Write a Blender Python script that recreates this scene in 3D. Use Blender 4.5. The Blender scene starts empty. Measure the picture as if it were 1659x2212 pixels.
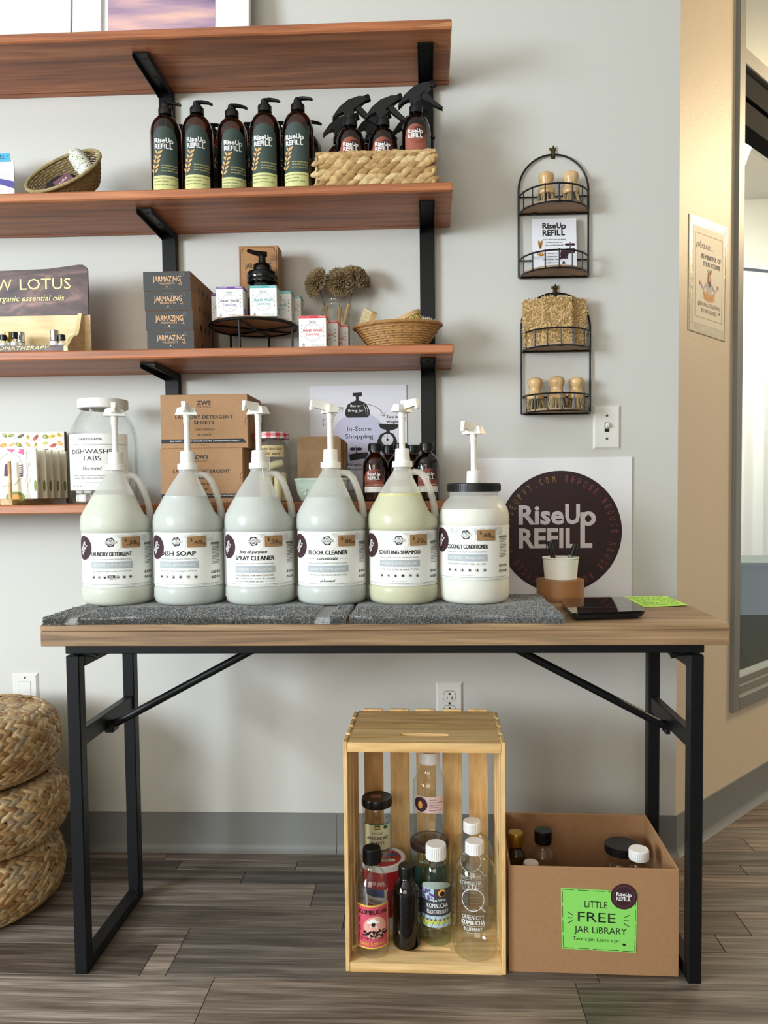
import bpy, bmesh, math, random
from mathutils import Vector, Matrix
random.seed(7)
S = bpy.context.scene
PI = math.pi
# ------------------------------------------------------------------ camera
FPX, CX, CY = 1664.593, 27.5226, 33.4438
YAW, PIT, ROL = -.041, -.0454, -.01
CAM = Vector((0, -2.05, .9762))
fw = Vector((math.sin(YAW)*math.cos(PIT), math.cos(YAW)*math.cos(PIT), math.sin(PIT)))
rt = Vector((math.cos(YAW), -math.sin(YAW), 0)); up = rt.cross(fw)
rt, up = rt*math.cos(ROL)+up*math.sin(ROL), -rt*math.sin(ROL)+up*math.cos(ROL)
cd = bpy.data.cameras.new('camera'); cam = bpy.data.objects.new('camera', cd)
S.collection.objects.link(cam); S.camera = cam
cam.matrix_world = Matrix(((rt.x, up.x, -fw.x, CAM.x), (rt.y, up.y, -fw.y, CAM.y), (rt.z, up.z, -fw.z, CAM.z), (0, 0, 0, 1)))
cd.sensor_fit = 'VERTICAL'; cd.sensor_height = 36; cd.sensor_width = 27
cd.lens = FPX/2212*36; cd.shift_x = -CX/2212; cd.shift_y = CY/2212; cd.clip_start = .05
def ray(px, py): return rt*((px-829.5-CX)/FPX) - up*((py-1106-CY)/FPX) + fw
def WY(px, py, Y): d = ray(px, py); return CAM + d*((Y-CAM.y)/d.y)     # pixel -> point on the plane y = Y
def WZ(px, py, Z): d = ray(px, py); return CAM + d*((Z-CAM.z)/d.z)     # pixel -> point on the plane z = Z
# ------------------------------------------------------------------ light
w = bpy.data.worlds.new('world'); S.world = w; w.use_nodes = True
bg = w.node_tree.nodes['Background']; bg.inputs[0].default_value = (.80, .88, 1, 1); bg.inputs[1].default_value = .5
def area(name, loc, to, sx, sy, e, col):
    l = bpy.data.lights.new(name, 'AREA'); l.shape = 'RECTANGLE'; l.size = sx; l.size_y = sy; l.energy = e; l.color = col
    o = bpy.data.objects.new(name, l); S.collection.objects.link(o); o.location = loc
    o.rotation_euler = (Vector(to)-Vector(loc)).to_track_quat('-Z', 'Z').to_euler(); return o
area('daylight_window_left', (-3.3, -2.95, 1.5), (0, -1.2, 1.3), .95, 1.7, 152, (.765, .89, 1))
area('warm_fill_front', (-1.3, -4.85, 1.75), (-1.3, 0, 1.75), 2.6, 1.5, 40, (1, .90, .75))  # added warm fill from behind the camera
area('sunlit_entrance', (3.0, .84, 2.62), (.7, 0, 1.6), .6, .5, 34, (1, .78, .48))
area('hall_fill_light', (1.9, 1.9, 2.85), (1.9, 2.3, 0), 1.2, 1.0, 75, (1, .97, .90))  # added light that brightens the hall behind the glass
S.view_settings.view_transform = 'Standard'; S.view_settings.look = 'None'; S.view_settings.gamma = 1
S.view_settings.use_curve_mapping = False; S.view_settings.exposure = .52
# ------------------------------------------------------------------ mesh helper
def ident(): return Matrix.Identity(4)
def TR(x, y, z): return Matrix.Translation((x, y, z))
def RX(a): return Matrix.Rotation(a, 4, 'X')
def RY(a): return Matrix.Rotation(a, 4, 'Y')
def RZ(a): return Matrix.Rotation(a, 4, 'Z')
def SC(x, y, z): return Matrix.Diagonal((x, y, z, 1))
class MB:
    def __init__(s): s.v = []; s.f = []; s.m = []; s.M = None
    def add(s, vs, fs, m=0):
        o = len(s.v)
        if s.M is not None: s.v += [tuple(s.M @ Vector(p)) for p in vs]
        else: s.v += [tuple(p) for p in vs]
        s.f += [tuple(i+o for i in f) for f in fs]; s.m += [m]*len(fs); return s
    def box(s, x0, x1, y0, y1, z0, z1, b=0, m=0):
        lo = (x0, y0, z0); hi = (x1, y1, z1)
        if b <= 0:
            vs = [(x, y, z) for z in (z0, z1) for y in (y0, y1) for x in (x0, x1)]
            return s.add(vs, [(0, 2, 3, 1), (4, 5, 7, 6), (0, 1, 5, 4), (2, 6, 7, 3), (0, 4, 6, 2), (1, 3, 7, 5)], m)
        vs = []; ix = {}
        for sx in (0, 1):
            for sy in (0, 1):
                for sz in (0, 1):
                    for a in range(3):
                        sg = (sx, sy, sz); p = []
                        for k in range(3):
                            c = hi[k] if sg[k] else lo[k]
                            if k != a: c += -b if sg[k] else b
                            p.append(c)
                        ix[sg, a] = len(vs); vs.append(p)
        fs = []
        def sgn(d): return tuple(d[k] for k in range(3))
        for a in range(3):
            o1, o2 = (a+1) % 3, (a+2) % 3
            for t in (0, 1):
                q = []
                for (i, j) in ((0, 0), (1, 0), (1, 1), (0, 1)):
                    q.append(ix[sgn({a: t, o1: i, o2: j}), a])
                fs.append(tuple(q) if t else tuple(q[::-1]))
            for i in (0, 1):
                for j in (0, 1):
                    c = a; p0 = {o1: i, o2: j, c: 0}; p1 = {o1: i, o2: j, c: 1}
                    q = (ix[sgn(p0), o1], ix[sgn(p1), o1], ix[sgn(p1), o2], ix[sgn(p0), o2])
                    fs.append(q if i == j else q[::-1])
        for sx in (0, 1):
            for sy in (0, 1):
                for sz in (0, 1):
                    q = tuple(ix[(sx, sy, sz), k] for k in range(3))
                    fs.append(q if (sx+sy+sz) % 2 == 1 else q[::-1])
        return s.add(vs, fs, m)
    def lathe(s, prof, seg=28, m=0, c=(0, 0, 0), rf=None, a0=0, a1=2*PI):
        full = abs(a1-a0-2*PI) < 1e-6; n = seg if full else seg+1
        vs = []; rows = []
        for k, (r, z) in enumerate(prof):
            if r < 1e-6: rows.append([len(vs)]); vs.append((c[0], c[1], c[2]+z)); continue
            row = []
            for i in range(n):
                a = a0+(a1-a0)*i/seg; q = r*(rf(a, z) if rf else 1)
                row.append(len(vs)); vs.append((c[0]+q*math.sin(a), c[1]-q*math.cos(a), c[2]+z))
            rows.append(row)
        fs = []
        for A, B in zip(rows, rows[1:]):
            for i in range(seg):
                j = (i+1) % n
                if len(A) == 1 and len(B) == 1: continue
                if len(A) == 1: fs.append((A[0], B[j], B[i]))
                elif len(B) == 1: fs.append((A[i], A[j], B[0]))
                else: fs.append((A[i], A[j], B[j], B[i]))
        return s.add(vs, fs, m)
    def tube(s, pts, r, seg=8, closed=False, m=0, ry=None, caps=True):
        P = [Vector(p) for p in pts]; n = len(P); vs = []; rows = []; prev = None
        for i in range(n):
            if closed: t = P[(i+1) % n]-P[i-1]
            else: t = P[min(i+1, n-1)]-P[max(i-1, 0)]
            t.normalize()
            if prev is None:
                a = Vector((0, 0, 1)) if abs(t.z) < .9 else Vector((1, 0, 0)); nx = t.cross(a).normalized()
            else:
                nx = prev-t*prev.dot(t); nx.normalize()
            prev = nx; ny = t.cross(nx); rr = r[i] if isinstance(r, (list, tuple)) else r; r2 = rr if ry is None else ry*(rr/(r[0] if isinstance(r, (list, tuple)) else r))
            row = []
            for k in range(seg):
                a = 2*PI*k/seg; row.append(len(vs)); vs.append(P[i]+nx*rr*math.cos(a)+ny*r2*math.sin(a))
            rows.append(row)
        fs = []
        pr = list(zip(rows, rows[1:]))+([(rows[-1], rows[0])] if closed else [])
        for A, B in pr:
            for k in range(seg): fs.append((A[k], A[(k+1) % seg], B[(k+1) % seg], B[k]))
        if caps and not closed: fs.append(tuple(rows[0][::-1])); fs.append(tuple(rows[-1]))
        return s.add(vs, fs, m)
    def prism(s, poly, z0, z1, m=0, M=None):
        n = len(poly); vs = [(p[0], p[1], z0) for p in poly]+[(p[0], p[1], z1) for p in poly]
        if M is not None: vs = [M @ Vector(p) for p in vs]
        fs = [tuple(range(n))[::-1], tuple(range(n, 2*n))]+[(i, (i+1) % n, n+(i+1) % n, n+i) for i in range(n)]
        return s.add(vs, fs, m)
    def ell(s, c, rx, ry, rz, seg=8, rings=5, m=0, M=None):
        vs = [(0, 0, -1)]
        for i in range(1, rings):
            t = -PI/2+PI*i/rings
            for k in range(seg):
                a = 2*PI*k/seg; vs.append((math.cos(t)*math.cos(a), math.cos(t)*math.sin(a), math.sin(t)))
        vs.append((0, 0, 1)); fs = []
        for k in range(seg): fs.append((0, 1+(k+1) % seg, 1+k))
        for i in range(rings-2):
            for k in range(seg):
                a = 1+i*seg; fs.append((a+k, a+(k+1) % seg, a+seg+(k+1) % seg, a+seg+k))
        L = len(vs)-1; a = 1+(rings-2)*seg
        for k in range(seg): fs.append((L, a+k, a+(k+1) % seg))
        vs = [Vector((p[0]*rx, p[1]*ry, p[2]*rz)) for p in vs]
        if M is not None: vs = [M @ p for p in vs]
        return s.add([p+Vector(c) for p in vs], fs, m)
    def build(s, name, mats, parent=None, smooth=40, recalc=True):
        me = bpy.data.meshes.new(name); me.from_pydata(s.v, [], s.f)
        if not isinstance(mats, (list, tuple)): mats = [mats]
        for k in mats: me.materials.append(k)
        if len(mats) > 1: me.polygons.foreach_set('material_index', s.m)
        if recalc and len(s.f) < 60000:
            bm = bmesh.new(); bm.from_mesh(me); bmesh.ops.recalc_face_normals(bm, faces=bm.faces); bm.to_mesh(me); bm.free()
        if smooth:
            me.polygons.foreach_set('use_smooth', [True]*len(me.polygons)); me.set_sharp_from_angle(angle=math.radians(smooth))
        me.update()
        o = bpy.data.objects.new(name, me); S.collection.objects.link(o)
        if parent: o.parent = parent
        return o
def tag(o, label, cat, group=None):
    o['label'] = label; o['category'] = cat
    if group: o['group'] = group
    return o
def struct(o): o['kind'] = 'structure'; return o
def thing(name, label, cat, loc=(0, 0, 0), rz=0, group=None):
    o = bpy.data.objects.new(name, None); S.collection.objects.link(o); o.empty_display_size = .05
    o.location = loc; o.rotation_euler = (0, 0, rz); return tag(o, label, cat, group)
def copy_tree(o, parent=None):
    c = o.copy(); S.collection.objects.link(c); c.parent = parent
    for ch in list(o.children): copy_tree(ch, c)
    return c
def dup(o, label, loc, rz=0, group=None):
    c = copy_tree(o); c.location = loc; c.rotation_euler = (0, 0, rz); c['label'] = label
    if group: c['group'] = group
    return c
# ------------------------------------------------------------------ materials
def lin(c):
    def f(x):
        x /= 255; return x/12.92 if x <= .04045 else ((x+.055)/1.055)**2.4
    return tuple(f(x) for x in c)+(1,)
_mc = {}
def mat(name, col, rough=.5, metal=0, spec=.5, bump=None, noise=None, coat=0, trans=0, ior=1.45, sss=0, emit=0):
    if name in _mc: return _mc[name]
    m = bpy.data.materials.new(name); m.use_nodes = True; nt = m.node_tree; N = nt.nodes; L = nt.links
    b = N['Principled BSDF']; c = lin(col); I = b.inputs
    I['Base Color'].default_value = c; I['Roughness'].default_value = rough; I['Metallic'].default_value = metal
    I['Specular IOR Level'].default_value = spec; I['Coat Weight'].default_value = coat; I['IOR'].default_value = ior
    I['Transmission Weight'].default_value = trans
    if sss: I['Subsurface Weight'].default_value = sss; I['Subsurface Radius'].default_value = (.02, .02, .02)
    if emit: I['Emission Color'].default_value = c; I['Emission Strength'].default_value = emit
    if bump or noise: tc = N.new('ShaderNodeTexCoord')
    if noise:
        sc, am = noise[:2]; c2 = lin(noise[2]) if len(noise) > 2 else tuple(x*(1-am) for x in c[:3])+(1,)
        t = N.new('ShaderNodeTexNoise'); t.inputs['Scale'].default_value = sc; t.inputs['Detail'].default_value = 5
        L.new(tc.outputs['Object'], t.inputs['Vector'])
        r = N.new('ShaderNodeValToRGB'); r.color_ramp.elements[0].position = .35; r.color_ramp.elements[1].position = .65
        r.color_ramp.elements[0].color = c; r.color_ramp.elements[1].color = c2
        L.new(t.outputs['Fac'], r.inputs[0]); L.new(r.outputs[0], I['Base Color'])
    if bump:
        t = N.new('ShaderNodeTexNoise'); t.inputs['Scale'].default_value = bump[0]; t.inputs['Detail'].default_value = 3
        L.new(tc.outputs['Object'], t.inputs['Vector'])
        bp = N.new('ShaderNodeBump'); bp.inputs['Strength'].default_value = bump[1]; bp.inputs['Distance'].default_value = bump[2] if len(bump) > 2 else .002
        L.new(t.outputs['Fac'], bp.inputs['Height']); L.new(bp.outputs[0], I['Normal'])
    _mc[name] = m; return m
def wood(name, cols, sc=(3, 60, 60), rough=.5, bump=.15, rnd=True, tint=False, streak=.35, dist=1.0):
    # grain runs along the axis with the small scale; cols dark -> light
    if name in _mc: return _mc[name]
    m = bpy.data.materials.new(name); m.use_nodes = True; nt = m.node_tree; N = nt.nodes; L = nt.links
    b = N['Principled BSDF']; b.inputs['Roughness'].default_value = rough
    tc = N.new('ShaderNodeTexCoord'); mp = N.new('ShaderNodeMapping'); mp.inputs['Scale'].default_value = sc
    L.new(tc.outputs['Object'], mp.inputs[0])
    if rnd:
        oi = N.new('ShaderNodeObjectInfo'); mu = N.new('ShaderNodeMath'); mu.operation = 'MULTIPLY'; mu.inputs[1].default_value = 37.
        L.new(oi.outputs['Random'], mu.inputs[0]); cb = N.new('ShaderNodeCombineXYZ')
        for k in range(3): L.new(mu.outputs[0], cb.inputs[k])
        L.new(cb.outputs[0], mp.inputs['Location'])
    n1 = N.new('ShaderNodeTexNoise'); n1.inputs['Scale'].default_value = 1; n1.inputs['Detail'].default_value = 6; n1.inputs['Distortion'].default_value = dist
    L.new(mp.outputs[0], n1.inputs['Vector'])
    r = N.new('ShaderNodeValToRGB'); E = r.color_ramp.elements
    for k, c in enumerate(cols):
        p = .3+.4*k/(len(cols)-1)
        e = E[k] if k < 2 else E.new(p)
        e.position = p; e.color = lin(c)
    L.new(n1.outputs['Fac'], r.inputs[0])
    mp2 = N.new('ShaderNodeMapping'); mp2.inputs['Scale'].default_value = tuple(4*x for x in sc); L.new(mp.outputs[0], mp2.inputs[0]); mp2.inputs['Scale'].default_value = (3, 5, 5)
    n2 = N.new('ShaderNodeTexNoise'); n2.inputs['Scale'].default_value = 1; n2.inputs['Detail'].default_value = 4; L.new(mp2.outputs[0], n2.inputs['Vector'])
    mr = N.new('ShaderNodeMapRange'); mr.inputs[1].default_value = .3; mr.inputs[2].default_value = .7; mr.inputs[3].default_value = 1-streak; mr.inputs[4].default_value = 1+streak*.6
    L.new(n2.outputs['Fac'], mr.inputs[0])
    mx = N.new('ShaderNodeMix'); mx.data_type = 'RGBA'; mx.blend_type = 'MULTIPLY'; mx.inputs[0].default_value = 1
    L.new(r.outputs[0], mx.inputs[6]); L.new(mr.outputs[0], mx.inputs[7]); out = mx.outputs[2]
    if tint:
        oi2 = N.new('ShaderNodeObjectInfo'); m2 = N.new('ShaderNodeMix'); m2.data_type = 'RGBA'; m2.blend_type = 'MULTIPLY'; m2.inputs[0].default_value = 1
        L.new(out, m2.inputs[6]); L.new(oi2.outputs['Color'], m2.inputs[7]); out = m2.outputs[2]
    L.new(out, b.inputs['Base Color'])
    bp = N.new('ShaderNodeBump'); bp.inputs['Strength'].default_value = bump; bp.inputs['Distance'].default_value = .001
    L.new(n2.outputs['Fac'], bp.inputs['Height']); L.new(bp.outputs[0], b.inputs['Normal'])
    _mc[name] = m; return m
def glass(name, col, rough=.02, ior=1.6, tint=None):
    # thin-walled glass: what passes is tinted, the rest mirrors by Fresnel
    if name in _mc: return _mc[name]
    m = bpy.data.materials.new(name); m.use_nodes = True; nt = m.node_tree; N = nt.nodes; L = nt.links
    N.remove(N['Principled BSDF']); o = N['Material Output']
    t = N.new('ShaderNodeBsdfTransparent'); ge0 = N.new('ShaderNodeNewGeometry'); dt = N.new('ShaderNodeVectorMath'); dt.operation = 'DOT_PRODUCT'
    L.new(ge0.outputs['Normal'], dt.inputs[0]); L.new(ge0.outputs['Incoming'], dt.inputs[1])
    def mth(op, a, b=None):
        n = N.new('ShaderNodeMath'); n.operation = op
        for k, x in enumerate((a, b)):
            if x is None: continue
            if isinstance(x, float): n.inputs[k].default_value = x
            else: L.new(x, n.inputs[k])
        return n.outputs[0]
    inv = mth('DIVIDE', 1., mth('MAXIMUM', mth('ABSOLUTE', dt.outputs['Value']), .12)); cb = N.new('ShaderNodeCombineColor')   # absorption grows with the way through the wall
    for k in range(3): L.new(mth('POWER', float(col[k]), inv), cb.inputs[k])
    L.new(cb.outputs[0], t.inputs[0])
    g = N.new('ShaderNodeBsdfGlossy'); g.inputs['Roughness'].default_value = rough; g.inputs[0].default_value = (1, 1, 1, 1)
    f = N.new('ShaderNodeFresnel'); ge = N.new('ShaderNodeNewGeometry'); mi = N.new('ShaderNodeMix'); mi.inputs[2].default_value = ior; mi.inputs[3].default_value = 1/ior
    L.new(ge.outputs['Backfacing'], mi.inputs[0]); L.new(mi.outputs[0], f.inputs[0])      # both faces of the thin wall mirror alike
    mx = N.new('ShaderNodeMixShader'); L.new(f.outputs[0], mx.inputs[0]); L.new(t.outputs[0], mx.inputs[1]); L.new(g.outputs[0], mx.inputs[2])
    L.new(mx.outputs[0], o.inputs[0]); _mc[name] = m; return m
def milky(name, col, clear=.3, rough=.3):
    # milky thin plastic: part of the light passes straight, the rest is scattered to both sides
    if name in _mc: return _mc[name]
    m = bpy.data.materials.new(name); m.use_nodes = True; nt = m.node_tree; N = nt.nodes; L = nt.links
    b = N['Principled BSDF']; b.inputs['Base Color'].default_value = lin(col); b.inputs['Roughness'].default_value = rough
    tl = N.new('ShaderNodeBsdfTranslucent'); tl.inputs[0].default_value = lin(col)
    tp = N.new('ShaderNodeBsdfTransparent'); a = N.new('ShaderNodeMixShader'); a.inputs[0].default_value = .45
    L.new(b.outputs[0], a.inputs[1]); L.new(tl.outputs[0], a.inputs[2])
    c = N.new('ShaderNodeMixShader'); c.inputs[0].default_value = clear; L.new(a.outputs[0], c.inputs[1]); L.new(tp.outputs[0], c.inputs[2])
    L.new(c.outputs[0], N['Material Output'].inputs[0]); _mc[name] = m; return m
# ------------------------------------------------------------------ print (flat lettering and marks on a surface)
_tc = {}
def tgeo(s, bold=0, shear=0, space=1):
    k = (s, bold, shear, space)
    if k in _tc: return _tc[k]
    cu = bpy.data.curves.new('t', 'FONT'); cu.body = s; cu.size = 1; cu.offset = bold; cu.shear = shear; cu.space_character = space
    cu.resolution_u = 2; cu.dimensions = '2D'; cu.fill_mode = 'BOTH'
    ob = bpy.data.objects.new('t', cu); me = ob.to_mesh()
    v = [(p.co.x, p.co.y) for p in me.vertices]; f = [tuple(q.vertices) for q in me.polygons]
    ob.to_mesh_clear(); bpy.data.objects.remove(ob); bpy.data.curves.remove(cu)
    _tc[k] = (v, f); return _tc[k]
CAPH = max(y for x, y in tgeo('H')[0])
def flat(O, ex, ey):
    O = Vector(O); ex = Vector(ex).normalized(); ey = Vector(ey).normalized(); n = ex.cross(ey)
    return lambda u, v, o: O+ex*u+ey*v+n*o
def cylmap(R, a0=0, c=(0, 0, 0)):
    return lambda u, v, o: Vector((c[0]+(R+o)*math.sin(u/R+a0), c[1]-(R+o)*math.cos(u/R+a0), c[2]+v))
class Print:
    def __init__(s, mp, off=.0003): s.mp = mp; s.mb = MB(); s.mats = []; s.off = off
    def _m(s, m):
        if m not in s.mats: s.mats.append(m)
        return s.mats.index(m)
    def geo(s, v, f, m, lay=0):
        o = s.off*(1+lay*.6); s.mb.add([s.mp(x, y, o) for x, y in v], f, s._m(m)); return s
    def rect(s, u0, v0, u1, v1, m, lay=0, n=1):
        v = []; f = []
        for i in range(n+1):
            x = u0+(u1-u0)*i/n; v += [(x, v0), (x, v1)]
            if i: k = 2*i; f.append((k-2, k, k+1, k-1))
        return s.geo(v, f, m, lay)
    def disc(s, u, v, r, m, lay=0, r2=0, ry=None, n=24, rot=0):
        ry = ry or r; k2 = r2/r; V = []; F = []; rings = 3 if r2 == 0 else 1; cr, sr = math.cos(rot), math.sin(rot)
        for j in range(rings+1):
            t = k2+(1-k2)*j/rings
            for i in range(n):
                a = 2*PI*i/n; x, y = r*t*math.cos(a), ry*t*math.sin(a); V.append((u+x*cr-y*sr, v+x*sr+y*cr))
            if j:
                for i in range(n):
                    a = (j-1)*n; F.append((a+i, a+n+i, a+n+(i+1) % n, a+(i+1) % n))
        return s.geo(V, F, m, lay)
    def poly(s, pts, m, lay=0): return s.geo(pts, [tuple(range(len(pts)))], m, lay)
    def line(s, pts, w, m, lay=0, closed=False):
        P = [Vector(p) for p in pts]; n = len(P); V = []; F = []
        for i in range(n):
            a = P[i-1] if (i or closed) else P[i]; b = P[(i+1) % n] if (i < n-1 or closed) else P[i]
            t = b-a
            if t.length < 1e-9: t = Vector((1, 0))
            t.normalize(); nn = Vector((-t.y, t.x))*w/2; V += [tuple(P[i]+nn), tuple(P[i]-nn)]
        for i in range(n-(0 if closed else 1)):
            j = (i+1) % n; F.append((2*i, 2*i+1, 2*j+1, 2*j))
        return s.geo(V, F, m, lay)
    def arc(s, u, v, r, a0, a1, w, m, lay=0, n=16):
        return s.line([(u+r*math.cos(a0+(a1-a0)*i/n), v+r*math.sin(a0+(a1-a0)*i/n)) for i in range(n+1)], w, m, lay)
    def text(s, t, u, v, h, m, w=None, bold=0, shear=0, al='c', lay=0, rot=0, space=1):
        V, F = tgeo(t, 0, shear, space)
        if not V: return s
        x0 = min(p[0] for p in V); x1 = max(p[0] for p in V); k = h/CAPH; kx = (w/(x1-x0)) if w else k
        ox = {'c': -(x0+x1)/2, 'l': -x0, 'r': -x1}[al]; cr, sr = math.cos(rot), math.sin(rot)
        P = [((x+ox)*kx, y*k) for x, y in V]
        d = bold*.85*k                                        # heavier weights: the same outline printed a hair apart
        for n_, (ox_, oy_) in enumerate(((0, 0),) if d <= 0 else ((-d, -d*.5), (d, -d*.5), (-d, d*.5), (d, d*.5))):
            s.geo([(u+(x+ox_)*cr-(y+oy_)*sr, v+(x+ox_)*sr+(y+oy_)*cr) for x, y in P], F, m, lay+.22*n_)
        return s
    def build(s, name, parent): return s.mb.build(name, s.mats, parent, smooth=0, recalc=False)
# logo of the shop: two lines of heavy letters, the stem of the p runs down into the last L
def logo(P, u, v, W, m, lay=0, rot=0):
    # u,v = centre, W = width
    k = W/10.; cr, sr = math.cos(rot), math.sin(rot)
    def q(pts): return [(u+(x*cr-y*sr)*k, v+(x*sr+y*cr)*k) for x, y in pts]
    def tx(t, x, y, h, w, bold):
        V, F = tgeo(t, bold); x0 = min(p[0] for p in V); x1 = max(p[0] for p in V); y0 = min(p[1] for p in V); y1 = max(p[1] for p in V)
        P.geo(q([(x+(a-x0)/(x1-x0)*w, y+(b-y0)/(y1-y0)*h) for a, b in V]), F, m, lay)
    tx('Rise', -5, .25, 2.6, 5.9, .03)
    tx('U', 1.05, .25, 2.7, 1.9, .035)
    tx('REFIL', -4.95, -2.8, 2.6, 7.6, .03)
    P.geo(q([(3.0, 1.85), (3.6, 1.85), (3.6, -2.2), (4.55, -2.2), (4.55, -2.8), (3.0, -2.8)]), [tuple(range(6))], m, lay)
    n = 20; V = []; F = []
    for i in range(n):
        a = 2*PI*i/n; V += [(4.02+1.0*math.cos(a), 1.02+.95*math.sin(a)), (4.02+.42*math.cos(a), 1.0+.42*math.sin(a)+(.25 if abs(a-PI/2) < .2 else 0))]
        j = (i+1) % n; F.append((2*i, 2*j, 2*j+1, 2*i+1))
    P.geo(q(V), F, m, lay+.1)
# ================================================================== the setting
XC = .6536; A45 = .7854; CA, SA = math.cos(A45), math.sin(A45)
MR = Matrix(((CA, -SA, 0, XC), (SA, CA, 0, 0), (0, 0, 1, 0), (0, 0, 0, 1)))      # local x runs along the angled wall, -y is the room
def WR(px, py, off=0):
    n = Vector((SA, -CA, 0)); P = Vector((XC, 0, 0))+n*off; d = ray(px, py); q = CAM+d*(((P-CAM).dot(n))/d.dot(n))
    return ((q.x-XC)*CA+q.y*SA, q.z)
m_wall = mat('grey_wall_paint', (204, 202, 194), .55, bump=(420, .12, .001))
m_tan = mat('angled_wall_beige', (218, 199, 171), .46, bump=(160, .25, .0015))  # angled wall set to a warmer beige than the back wall
m_ceil = mat('white_ceiling_paint', (225, 224, 220), .8)
m_base = mat('grey_vinyl_base', (122, 122, 118), .45)
m_frame = mat('grey_window_frame_paint', (128, 126, 118), .4)
m_black = mat('black_powder_coat', (14, 15, 17), .42, spec=.3)
H = 2.95
struct(MB().box(-3.5, XC, 0, .12, 0, H).build('wall_back', m_wall, smooth=0))
b = MB(); b.M = MR
FS, FZ = .32, .32                                                                # left and lower edge of the window opening's frame
b.box(0, FS+.02, 0, .12, 0, H); b.box(FS+.02, 5.2, 0, .12, 0, FZ+.02); b.box(1.75, 5.2, 0, .12, FZ+.02, H); b.box(FS+.02, 1.75, 0, .12, 2.7, H)
struct(b.build('wall_right', m_tan, smooth=0))
b = MB(); b.box(-3.5, -3.4, -5, .12, 0, .7); b.box(-3.5, -3.4, -5, .12, 2.4, H); b.box(-3.5, -3.4, -5, -3.5, .7, 2.4); b.box(-3.5, -3.4, -2.4, .12, .7, 2.4)
struct(b.build('wall_left', m_wall, smooth=0))
b = MB(); b.box(-3.5, 4.6, -5.1, -5, 0, .9); b.box(-3.5, 4.6, -5.1, -5, 2.55, H); b.box(-3.5, -2.7, -5.1, -5, .9, 2.55); b.box(.1, 4.6, -5.1, -5, .9, 2.55)
struct(b.build('wall_front', m_wall, smooth=0))
struct(MB().box(-3.5, 4.6, -5.1, 4.4, H, H+.1).build('ceiling', m_ceil, smooth=0))
b = MB(); b.box(4.6, 4.7, -5.1, .5, 0, H); b.box(4.6, 4.7, 2.4, 4.4, 0, H); b.box(4.6, 4.7, .5, 2.4, 2.7, H)
struct(b.build('wall_side', m_wall, smooth=0))
struct(MB().box(.2, 4.6, 3.4, 3.5, 0, H).build('wall_hall', mat('hall_white_paint', (226, 227, 224), .6), smooth=0))
# floor: sub floor and planks
floor = struct(MB().box(-3.5, 4.6, -5.1, 4.4, -.05, -.006).build('floor', mat('floor_gap', (30, 26, 23), .9), smooth=0))
m_pl = wood('vinyl_plank', [(78, 66, 56), (112, 99, 87), (148, 134, 120)], sc=(3.0, 62, 30), rough=.5, bump=.3, tint=True, streak=.42, dist=.5)
rows = [-1.32, -1.2, -1.1, -.99, -.85, -.69, -.5485, -.441, -.376, -.281, -.176, -.108, -.055, .02, .10, .17, .27, .36, .44, .55, .64, .75, .86, .95, 1.06, 1.17, 1.3]
jn = {-.69: [WZ(440, 2165, 0).x, WZ(1257, 2170, 0).x], -.5485: [WZ(305, 2100, 0).x, WZ(372, 2080, 0).x, WZ(1290, 2105, 0).x], -.441: [WZ(400, 2025, 0).x, .12, .62],
      -.376: [-.2, .7], -.281: [WZ(675, 1940, 0).x, .40, .9], -.176: [WZ(525, 1895, 0).x, .3], -.108: [WZ(385, 1871, 0).x, WZ(640, 1871, 0).x, .8]}
tn = {-.69: [1.5, 1.08, .72], -.5485: [.58, 1.3, .78, .8], -.441: [.95, .66, .72, .95], -.376: [.66, .62, 1.0], -.281: [1.12, .6, .7, 1.12], -.176: [.55, .5, .9], -.108: [.62, .85, .8, .8]}
pc = {}
for a, c in zip(rows, rows[1:]):
    x0 = -1.75; x1 = 1.9 if c < .1 else 3.0
    if c > .06: x0 = XC+a*.9
    if a in jn: xs = [x0]+jn[a]+[x1]
    else:
        xs = [x0]; x = x0+random.uniform(.15, .6)
        while x < x1-.15: xs.append(x); x += random.uniform(.45, .95)
        xs.append(x1)
    for i, (p, q) in enumerate(zip(xs, xs[1:])):
        o = MB().box(p+.0006, q-.0006, a+.0006, c-.0006, -.008, 0, .0008).build('plank', m_pl, floor, smooth=0)
        t = tn[a][min(i, len(tn[a])-1)] if a in tn else random.choice((.6, .75, .9, 1.05, 1.2))
        t = 1+(t-.95)*1.15; h = random.uniform(-.05, .05); o.color = (t*(1+h), t, t*(1-h), 1)
o = MB().box(-3.5, 4.6, -5.1, rows[0]-.0006, -.008, 0).build('plank_field', m_pl, floor, smooth=0); o['kind'] = 'stuff'; o.color = (.9, .9, .9, 1)
b = MB().box(-3.5, -1.7506, rows[0], 0, -.008, 0).box(1.9006, 4.6, rows[0], .1, -.008, 0).box(3.0006, 4.6, .1, 1.3, -.008, 0).box(.2, 4.6, 1.3006, 3.4, -.008, 0)
o = b.build('plank_field', m_pl, floor, smooth=0); o['kind'] = 'stuff'; o.color = (.9, .9, .9, 1)
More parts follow.
